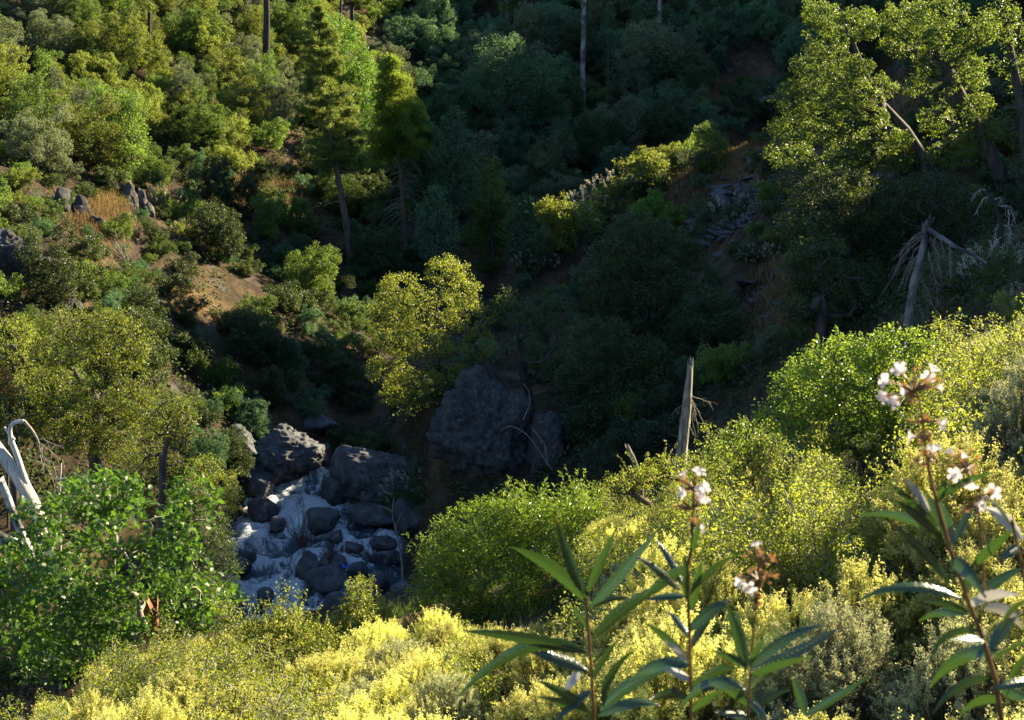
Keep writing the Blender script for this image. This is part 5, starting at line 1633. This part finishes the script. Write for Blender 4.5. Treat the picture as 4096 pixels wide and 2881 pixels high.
GRASS = [(104, 222, 28, 22, 260, 'grass'), (735, 157, 36, 9, 800, 'grass'), (745, 180, 22, 16, 200, 'grass'), (690, 190, 30, 30, 160, 'grass'), (215, 235, 40, 20, 200, 'grass'), (262, 190, 46, 22, 220, 'grass'), (775, 300, 28, 45, 160, 'grass'), (905, 100, 80, 40, 320, 'grass'), (710, 92, 24, 10, 90, 'grass'), (480, 262, 30, 16, 80, 'moss'), (110, 200, 20, 10, 120, 'moss')]
gp = {'grass': [], 'moss': []}
for (u0, v0, ru, rv, n, m) in GRASS:
    for it in range(n):
        a, r = rng.uniform(0, 6.28), rng.uniform() ** 0.5
        p = hit(u0 + ru * r * math.cos(a), v0 + rv * r * math.sin(a))
        if p is not None and p[1] > 56:
            gp[m].append(p)
def mk_grass(b, P):
    m = 16
    n = len(P) * m
    Q = np.repeat(P, m, 0) + rng.normal(size=(n, 3)) * [0.3, 0.3, 0]
    Q[:, 2] = H(Q[:, 0], Q[:, 1]) - 0.03
    d = nrm(np.c_[rng.normal(size=(n, 2)) * 0.35, np.ones(n)])
    leaves(b, Q, d, np.c_[rng.normal(size=(n, 2)), np.zeros(n)] + 1e-3, rng.uniform(0.25, 0.65, n), 0.045, RH, np.clip(np.repeat(rng.uniform(0, 1, len(P)), m) * 0.6 + rng.uniform(0, 0.4, n), 0, 1))
stuff('dry_grass', gp['grass'], mk_grass, 'grass', 'tawny dry grass on the slopes and on the crest of the spur')
stuff('golden_moss', gp['moss'], lambda b, P: clump_leaves(b, P + [0, 0, 0.1], 0.35, 30, 0.10, 0.06, rng, RH, 0.6, 0.6), 'moss', 'golden green moss and low growth on the rocks')
pts = []
for it in range(1500):
    y = rng.uniform(4.5, 30)
    x = rng.uniform(-0.5, 0.5) * (y + 2)
    pts.append((x, y, h1(x, y)))
def mk_near(b, P):
    m = 26
    n = len(P) * m
    Q = np.repeat(P, m, 0) + rng.normal(size=(n, 3)) * [0.16, 0.16, 0]
    Q[:, 2] = H(Q[:, 0], Q[:, 1]) - 0.02
    d = nrm(np.c_[rng.normal(size=(n, 2)) * 0.4, np.ones(n)])
    leaves(b, Q, d, np.c_[rng.normal(size=(n, 2)), np.zeros(n)] + 1e-3, rng.uniform(0.15, 0.5, n), 0.012, RH, rng.uniform(0, 1, n))
stuff('slope_weeds', pts, mk_near, 'under', 'weeds and grass under the near shrubs, darkened to paint shaded gaps')  # dark leaf colour paints the shaded gaps between the shrubs

# ------------------------------------------------------------------ yerba santa in the foreground
def yleafmat(name, c1, c2, tr, spec, rough, blade=False, tw=0.24):
    m, nt, out = newmat(name)
    tc = N(nt, 'ShaderNodeTexCoord')
    nz = N(nt, 'ShaderNodeTexNoise', i_Scale=45.0, i_Detail=5.0)
    nt.links.new(tc.outputs['Object'], nz.inputs['Vector'])
    at = N(nt, 'ShaderNodeAttribute', attribute_name='rnd')
    ad = N(nt, 'ShaderNodeMath', operation='MULTIPLY_ADD', i_1=0.6)
    nt.links.new(nz.outputs['Fac'], ad.inputs[0])
    sb_ = N(nt, 'ShaderNodeMath', operation='MULTIPLY', i_1=0.45)
    nt.links.new(at.outputs['Fac'], sb_.inputs[0])
    nt.links.new(sb_.outputs[0], ad.inputs[2])
    oi = N(nt, 'ShaderNodeObjectInfo')
    col = ramp(nt, ad.outputs[0], [(0.25, c1), (0.75, c2)])
    bl = N(nt, 'ShaderNodeAttribute', attribute_name='blade')
    sx = N(nt, 'ShaderNodeSeparateXYZ')
    nt.links.new(bl.outputs['Vector'], sx.inputs[0])
    ab = N(nt, 'ShaderNodeMath', operation='ABSOLUTE')
    nt.links.new(sx.outputs[1], ab.inputs[0])
    m1 = N(nt, 'ShaderNodeMath', operation='MULTIPLY', i_1=120.0)
    nt.links.new(sx.outputs[0], m1.inputs[0])
    m2 = N(nt, 'ShaderNodeMath', operation='MULTIPLY_ADD', i_1=-9.0)
    nt.links.new(ab.outputs[0], m2.inputs[0])
    nt.links.new(m1.outputs[0], m2.inputs[2])
    sn = N(nt, 'ShaderNodeMath', operation='SINE')
    nt.links.new(m2.outputs[0], sn.inputs[0])
    hh = N(nt, 'ShaderNodeMath', operation='MULTIPLY_ADD', i_1=0.12)
    nt.links.new(sn.outputs[0], hh.inputs[0])
    nt.links.new(nz.outputs['Fac'], hh.inputs[2])
    if blade:
        mid_ = N(nt, 'ShaderNodeMapRange', i_1=0.0, i_2=0.14, i_3=1.0, i_4=0.0)
        nt.links.new(ab.outputs[0], mid_.inputs[0])
        mm = N(nt, 'ShaderNodeMix', data_type='RGBA')
        nt.links.new(mid_.outputs[0], mm.inputs[0])
        nt.links.new(col, mm.inputs[6])
        mm.inputs[7].default_value = (0.11, 0.15, 0.04, 1)
        tip = N(nt, 'ShaderNodeMath', operation='MULTIPLY_ADD', i_1=0.35)
        nt.links.new(nz.outputs['Fac'], tip.inputs[0])
        nt.links.new(sx.outputs[0], tip.inputs[2])
        tr_ = N(nt, 'ShaderNodeMapRange', i_1=1.10, i_2=1.16, i_3=0.0, i_4=1.0)
        nt.links.new(tip.outputs[0], tr_.inputs[0])
        m3 = N(nt, 'ShaderNodeMix', data_type='RGBA')
        nt.links.new(tr_.outputs[0], m3.inputs[0])
        nt.links.new(mm.outputs[2], m3.inputs[6])
        m3.inputs[7].default_value = (0.16, 0.09, 0.03, 1)
        col = m3.outputs[2]
    p = N(nt, 'ShaderNodeBsdfPrincipled', i_Roughness=rough)
    p.inputs['Specular IOR Level'].default_value = spec
    nt.links.new(col, p.inputs['Base Color'])
    b = N(nt, 'ShaderNodeBump', i_Strength=0.6, i_Distance=0.002)
    nt.links.new(hh.outputs[0], b.inputs['Height'])
    nt.links.new(b.outputs[0], p.inputs['Normal'])
    t = N(nt, 'ShaderNodeBsdfTranslucent', i_0=rgba(tr))
    mx = N(nt, 'ShaderNodeMixShader', i_0=tw)
    nt.links.new(p.outputs[0], mx.inputs[1])
    nt.links.new(t.outputs[0], mx.inputs[2])
    nt.links.new(mx.outputs[0], out.inputs[0])
    return m
MAT['yleaf'] = yleafmat('sticky_leaf', (0.008, 0.026, 0.018), (0.035, 0.08, 0.024), (0.08, 0.18, 0.018), 0.75, 0.24, True, 0.16)
MAT['ydead'] = yleafmat('pale_dry_leaf', (0.35, 0.33, 0.30), (0.62, 0.58, 0.52), (0.4, 0.36, 0.28), 0.3, 0.6)
MAT['ystem'] = barkmat('sticky_stem', (0.07, 0.03, 0.012), (0.20, 0.10, 0.03), 60, 0.3, 0.2, 0.45)
MAT['petal'] = yleafmat('pale_petal', (0.74, 0.66, 0.64), (0.88, 0.82, 0.80), (0.9, 0.78, 0.74), 0.2, 0.6, tw=0.45)
MAT['calyx'] = yleafmat('brown_calyx', (0.22, 0.10, 0.03), (0.50, 0.28, 0.10), (0.6, 0.32, 0.10), 0.2, 0.6)

def yleaf(root, base, p0, p1, w, y, rng, ctrl=None, mat='yleaf', dy=None):
    """long serrated leaf from p0 to p1 (picture points) near distance y"""
    A0 = pix(p0[0], p0[1], y) - base
    d = rng.uniform(-0.05, 0.05) if dy is None else dy
    A1 = pix(p1[0], p1[1], y + d) - base
    if ctrl is None:
        c = (A0 + A1) / 2 + np.array([0, d * 0.2, 0.10 * np.linalg.norm(A1 - A0)])
    else:
        c = pix(ctrl[0], ctrl[1], y + d * 0.4) - base
    s = y * 1.05 / FPX
    n = 22
    t = np.linspace(0, 1, n)[:, None]
    Q = (1 - t) ** 2 * A0 + 2 * t * (1 - t) * c + t * t * A1
    T = nrm(np.gradient(Q, axis=0))
    view = nrm(np.array([0.0, 1.0, -0.4]))
    side = nrm(np.cross(T, view) + 1e-6)
    tw = rng.uniform(-0.9, 0.9)
    nn_ = np.cross(side, T)
    side = nrm(side * math.cos(tw) + nn_ * math.sin(tw))
    nn_ = np.cross(side, T)
    tt = t[:, 0]
    wd = w * s * 0.52 / max(0.55, math.cos(tw)) * np.clip(np.sin(math.pi * np.clip(tt, 0, 1) ** 0.72) ** 0.8, 0.05, None)
    ser = 1 + 0.10 * (np.arange(n) % 2 * 2 - 1) * (tt > 0.12)
    wd = np.maximum(wd * ser, 0.0012)
    fold = 0.32
    cols = []
    for f in (-1, -0.5, 0, 0.5, 1):
        cols.append(Q + side * (wd * f)[:, None] + nn_ * (wd * abs(f) * fold)[:, None])
    V = np.stack(cols, 1).reshape(-1, 3)
    i = np.arange(n - 1)[:, None] * 5
    j = np.arange(4)[None]
    F = np.stack([i + j, i + j + 1, i + 5 + j + 1, i + 5 + j], -1).reshape(-1, 4)
    b = MB()
    b.indexed(V, F, rng.uniform(0, 1))
    me = b.mesh('leaf', MAT[mat])
    va = me.attributes.new('blade', 'FLOAT_VECTOR', 'POINT')
    va.data.foreach_set('vector', np.stack([np.repeat(tt, 5), np.tile([-1, -0.5, 0, 0.5, 1], n), np.zeros(n * 5)], 1).astype(np.float32).ravel())
    link('leaf', me, root)

# flower: a funnel with five lobes
fb = MB()
aa = np.arange(10) * 2 * math.pi / 10
rings = [(0.0, 0.0016), (0.006, 0.0022), (0.011, 0.0042), (0.0135, 0.0065)]
Vv = np.array([[(r * math.cos(x), r * math.sin(x), z) for x in aa] for z, r in rings]).reshape(-1, 3)
i = np.arange(3)[:, None] * 10
j = np.arange(10)[None]
fb.indexed(Vv, np.stack([i + j, i + (j + 1) % 10, i + 10 + (j + 1) % 10, i + 10 + j], -1).reshape(-1, 4), 0.6)
for k in range(5):
    x = k * 2 * math.pi / 5
    d = np.array([math.cos(x), math.sin(x), 0])
    e = np.array([-math.sin(x), math.cos(x), 0])
    o = d * 0.0058 + [0, 0, 0.0133]
    fb.polys(np.array([[o - e * 0.0026, o + d * 0.0030 - e * 0.0042 + [0, 0, .0012], o + d * 0.0062 - e * 0.002 + [0, 0, .0006], o + d * 0.0062 + e * 0.002 + [0, 0, .0006], o + d * 0.0030 + e * 0.0042 + [0, 0, .0012], o + e * 0.0026]]), [0.7])
FLW = fb.mesh('flower', MAT['petal'])
cb = MB()
for k in range(5):
    x = k * 2 * math.pi / 5
    d = np.array([math.cos(x), math.sin(x), 0])
    e = np.array([-math.sin(x), math.cos(x), 0])
    cb.polys(np.array([[d * .001 - e * .001, d * 0.003 - e * .0012 + [0, 0, .004], d * .0036 + [0, 0, .009], d * 0.003 + e * .0012 + [0, 0, .004], d * .001 + e * .001]]), [0.5])
CALX = cb.mesh('calyx', MAT['calyx'])

def flower_head(root, base, y, centre, n_fl, n_cx, ru, rv, rng, spots=None, stalk=None):
    hb = MB()
    c = pix(centre[0], centre[1], y) - base
    s = y * 1.05 / FPX
    h = None
    items = []
    for k in range(n_fl + n_cx):
        if spots is not None and k < len(spots):
            q = pix(spots[k][0], spots[k][1], y + rng.uniform(-0.02, 0.02)) - base
        else:
            a, r = rng.uniform(0, 6.28), rng.uniform(0.25, 1) ** 0.6
            q = c + np.array([math.cos(a) * ru * s * r, rng.uniform(-0.7, 0.7) * ru * s, math.sin(a) * rv * s * r])
        d = nrm(q - (c - [0, 0, rv * s * 0.4]) + rng.normal(size=3) * 0.004)
        items.append((q, d, k < n_fl))
        hb.tube([c + (q - c) * 0.1 - [0, 0, rv * s * 0.3], c + (q - c) * 0.6 - [0, 0, rv * s * 0.1], q], [0.0013, 0.001, 0.0008], 4, cap=False)
    h = link('flower_head', hb.mesh('flower_head', MAT['ystem']), root)
    for (q, d, isf) in items:
        rot = Vector(d).to_track_quat('Z', 'Y').to_euler()
        kx = rng.uniform(0.5, 0.72)
        if isf:
            o = link('flower', FLW, h, tuple(q), 0, kx)
            o.rotation_euler = rot
        o = link('calyx', CALX, h, tuple(q - d * 0.001), 0, kx * rng.uniform(0.8, 1.2))
        o.rotation_euler = rot

def yerba(bu, y, stems, lv, label, seed, heads=(), dead=()):
    rng = np.random.default_rng(seed)
    first = pix(stems[0][0][0][0], stems[0][0][0][1], y)
    base = np.array([first[0], y + 0.02, h1(first[0], y + 0.02)])
    root = thing('yerba_santa', tuple(base), label, 'plant')
    for k, (st, r) in enumerate(stems):
        P = np.array([pix(q[0], q[1], y) - base for q in st])
        if k == 0:
            P = np.vstack([[0, 0, -0.05], P[0] * [0.5, 0.5, 0.5], P])
        Q, t = smooth_path(P, 30)
        b = MB()
        b.tube(Q, r * (1.25 - 0.75 * t), 8)
        link('stem', b.mesh('stem', MAT['ystem']), root)
    for l in lv:
        yleaf(root, base, l[0], l[1], l[2], y, rng, l[3] if len(l) > 3 else None, 'ydead' if (len(l) > 4 and l[4]) else 'yleaf')
    # leaves lower on the stem, towards the ground
    p0 = np.array([pix(stems[0][0][0][0], stems[0][0][0][1], y) - base])[0]
    for k in range(9):
        f = rng.uniform(0.45, 0.98)
        q = proj(base + p0 * f)
        a = rng.uniform(0, 6.28)
        L = rng.uniform(55, 95)
        yleaf(root, base, (q[0], q[1]), (q[0] + L * math.cos(a), q[1] + 0.45 * L * math.sin(a) - 5), rng.uniform(8, 12), y, rng)
    for hd in heads:
        flower_head(root, base, y, hd[0], hd[1], hd[2], hd[3], hd[4], rng, hd[5] if len(hd) > 5 else None)
    return root

yerba(595, 1.5, [([(595.5, 716), (591, 666), (588, 624), (586, 597)], 0.0036)],
      [((585, 594), (555.7, 517), 12, (566, 556)), ((586, 603), (511, 547), 14, (557, 566)), ((588, 592), (616, 529), 9, (600, 562)), ((591, 605), (658, 529), 11, (619, 576)), ((593, 606), (635, 601), 8, (612, 594)), ((585, 653), (463, 631), 13, (522, 636)), ((586, 654), (456, 699), 14, (527, 622)), ((596, 637), (675, 581), 14, (622, 604)), ((588, 671), (532, 653), 12, (556, 655)), ((604, 707), (635, 650), 10, (607, 670)), ((588, 710), (537, 680), 10), ((600, 711), (678, 667), 14, (636, 671)), ((590, 714), (537, 697), 9), ((579, 671), (563, 694), 9, None, True), ((590, 632), (572, 606), 6), ((592, 680), (618, 640), 7), ((590, 690), (555, 720), 9), ((598, 716), (660, 705), 10, (630, 695))],
      'leftmost foreground plant with long dark serrated leaves and no flowers', 801)
yerba(692, 1.42, [([(692, 722), (690, 641), (686.6, 584), (687.5, 561)], 0.0032), ([(687.5, 565), (692, 548), (693, 511), (694, 478)], 0.0016)],
      [((684, 587), (656, 540), 8), ((692, 551), (700, 519), 5), ((691, 595), (735, 555), 9, (716, 566)), ((689, 569), (645, 595), 10, (668, 573)), ((681, 590), (638, 557), 9), ((686, 596), (645, 600), 7), ((689, 631), (733, 600), 12, (712, 605)), ((686, 660), (645, 623), 9), ((687, 662), (665, 641), 7, None, True), ((691, 665), (629, 680), 13, (660, 655)), ((687, 600), (684, 556), 8), ((690, 610), (702, 560), 8), ((689, 650), (716, 612), 8), ((692, 690), (735, 668), 11, (715, 668)), ((690, 700), (650, 700), 11, (668, 690)), ((691, 640), (668, 612), 7), ((692, 712), (722, 690), 9), ((691, 680), (664, 668), 8, None, True)],
      'second foreground plant from the left with a white-flowered spike', 802,
      heads=[((694, 485), 6, 12, 14, 12), ((692, 506), 4, 8, 16, 8), ((692, 525), 1, 5, 8, 8)])
yerba(749, 1.36, [([(749, 720), (748, 668), (754, 625), (759, 584), (762, 562)], 0.0022)],
      [((746, 670), (726, 600), 10), ((747, 668), (736, 612), 8), ((749, 665), (764, 639), 7), ((750, 668), (821, 625), 10, (782, 633)), ((750, 672), (841, 627), 11, (792, 655)), ((750, 676), (811, 657), 9, (780, 664)), ((746, 668), (712, 651), 8), ((745, 690), (679, 709), 13, (712, 668)), ((750, 690), (775, 676), 8), ((748, 706), (700, 676), 9), ((749, 712), (790, 690), 9), ((806, 716), (792, 678), 9), ((806, 716), (867, 678), 9, (832, 700)), ((748, 716), (715, 712), 9), ((750, 700), (768, 720), 8)],
      'third foreground plant with a withered brown flower spike', 803,
      heads=[((762, 560), 1, 14, 16, 10), ((758, 578), 2, 12, 18, 8), ((756, 598), 0, 8, 8, 8)])
yerba(1007, 1.25, [([(1007, 722), (997, 665), (984, 633), (964, 597), (951, 558), (941, 532), (937, 503)], 0.0042), ([(937, 503), (931, 480), (927.5, 463), (924.5, 438), (920.5, 408), (917, 388)], 0.0015), ([(985, 600), (980, 523), (976, 496), (972, 470)], 0.0014)],
      [((937, 534), (860, 516), 9, (900, 508)), ((950, 584), (893, 525), 10, (925, 548)), ((943, 543), (886, 481), 8), ((942, 541), (891, 499), 9), ((930, 511), (904, 478), 8, None, True), ((941, 500), (992, 473), 9, (962, 480)), ((938, 502), (946, 478), 6), ((951, 550), (940, 500), 10), ((953, 544), (976, 504), 6), ((960, 598), (860, 600), 10, (905, 574)), ((968, 613), (924, 601), 8), ((968, 614), (919, 621), 8, (940, 606)), ((1000, 650), (930, 687), 12, (956, 645)), ((980, 631), (930, 664), 9, (938, 628)), ((989, 678), (933, 714), 11, (955, 682)), ((951, 560), (986, 598), 14, (962, 560)), ((972, 567), (1012, 530), 10), ((980, 595), (1026, 567), 10), ((1023, 540), (985, 508), 12, (1005, 512), True), ((969, 608), (1018, 595), 11, (990, 590), True), ((985, 608), (1022, 628), 11, (1005, 606), True), ((940, 527), (925, 490), 7), ((965, 600), (975, 560), 9), ((995, 660), (1030, 640), 11), ((1000, 690), (1030, 700), 11), ((990, 650), (1020, 610), 10), ((985, 640), (950, 640), 8), ((1002, 700), (960, 715), 11)],
      'tallest foreground plant at the right with a white flower head', 804,
      heads=[((914, 386), 8, 16, 24, 16, [(903, 374), (892, 383), (911, 390), (926, 381), (934, 386), (930, 374), (889, 395), (900, 399)]), ((922, 420), 1, 6, 10, 5, [(936, 421)]), ((925, 438), 1, 8, 8, 8, [(918, 437)]), ((929, 456), 1, 5, 8, 8, [(934, 456)]), ((921, 462), 0, 6, 8, 5), ((966, 464), 4, 14, 15, 12, [(960, 460), (958, 473), (971, 477), (955, 457)]), ((985, 497), 1, 5, 10, 8, [(989, 496)]), ((968, 506), 1, 6, 7, 5)])
yerba(1040, 1.2, [([(1040, 722), (1034, 640), (1024, 560), (1012, 520)], 0.003)],
      [((1012, 525), (985, 495), 8), ((1020, 545), (1000, 560), 9), ((1030, 600), (1000, 630), 10), ((1034, 650), (1005, 700), 11), ((1026, 570), (1040, 530), 9), ((1036, 680), (990, 690), 10)],
      'foreground plant mostly cut off by the right edge', 805)

# ------------------------------------------------------------------ labels of the scattered shrubs
ORD = ['first', 'second', 'third', 'fourth', 'fifth', 'sixth', 'seventh', 'eighth', 'ninth', 'tenth', 'eleventh', 'twelfth', 'thirteenth', 'fourteenth', 'fifteenth', 'sixteenth', 'seventeenth', 'eighteenth', 'nineteenth', 'twentieth']
ZL = {'lit': ('sunlit left hillside', 'shrubs on the sunlit left hillside'), 'bare': ('bare left slope', 'shrubs on the bare left slope'), 'low': ('shaded slope above rapids', 'shrubs on the shaded slope above the rapids'), 'far': ('far shaded slope', 'shrubs on the far shaded slope'), 'right': ('right hillside', 'shrubs on the right hillside'), 'bank': ('bank below the spur', 'shrubs on the bank below the spur'), 'cham': ('near slope', 'chamise on the near slope'), 'oliv': ('near slope', 'olive brush on the near slope'), 'olivl': ('bank under oak sprouts', 'olive brush on the bank under the oak sprouts')}
AD = {'far_olive': 'olive', 'far_green': 'green', 'far_teal': 'dark green', 'far_grey': 'grey-green', 'dark_oak': 'blackish green'}
groups = {}
for (root, sc_, loc) in SCATTER:
    u, v, dp = proj(np.array(loc) + [0, 0, 0.5])
    groups.setdefault(sc_[0], []).append((v, u, root, sc_))
for z, items in groups.items():
    items.sort(key=lambda t: t[0])
    per = 14
    for r0_ in range(0, len(items), per):
        row = sorted(items[r0_:r0_ + per], key=lambda t: t[1])
        for k, (v, u, root, sc_) in enumerate(row):
            if z == 'cham':
                what = 'grey-green chamise mound' if sc_[1] else 'cream-flowered chamise mound'
            elif z in ('oliv', 'olivl'):
                what = 'rusty brush' if sc_[1] else 'olive small-leaved brush'
            else:
                what = AD[sc_[2]] + (' tree' if sc_[1] else ' shrub')
            root['label'] = '%s on %s, %s from left in %s row down' % (what, ZL[z][0], ORD[k], ORD[min(r0_ // per, 19)])
            root['group'] = ZL[z][1]
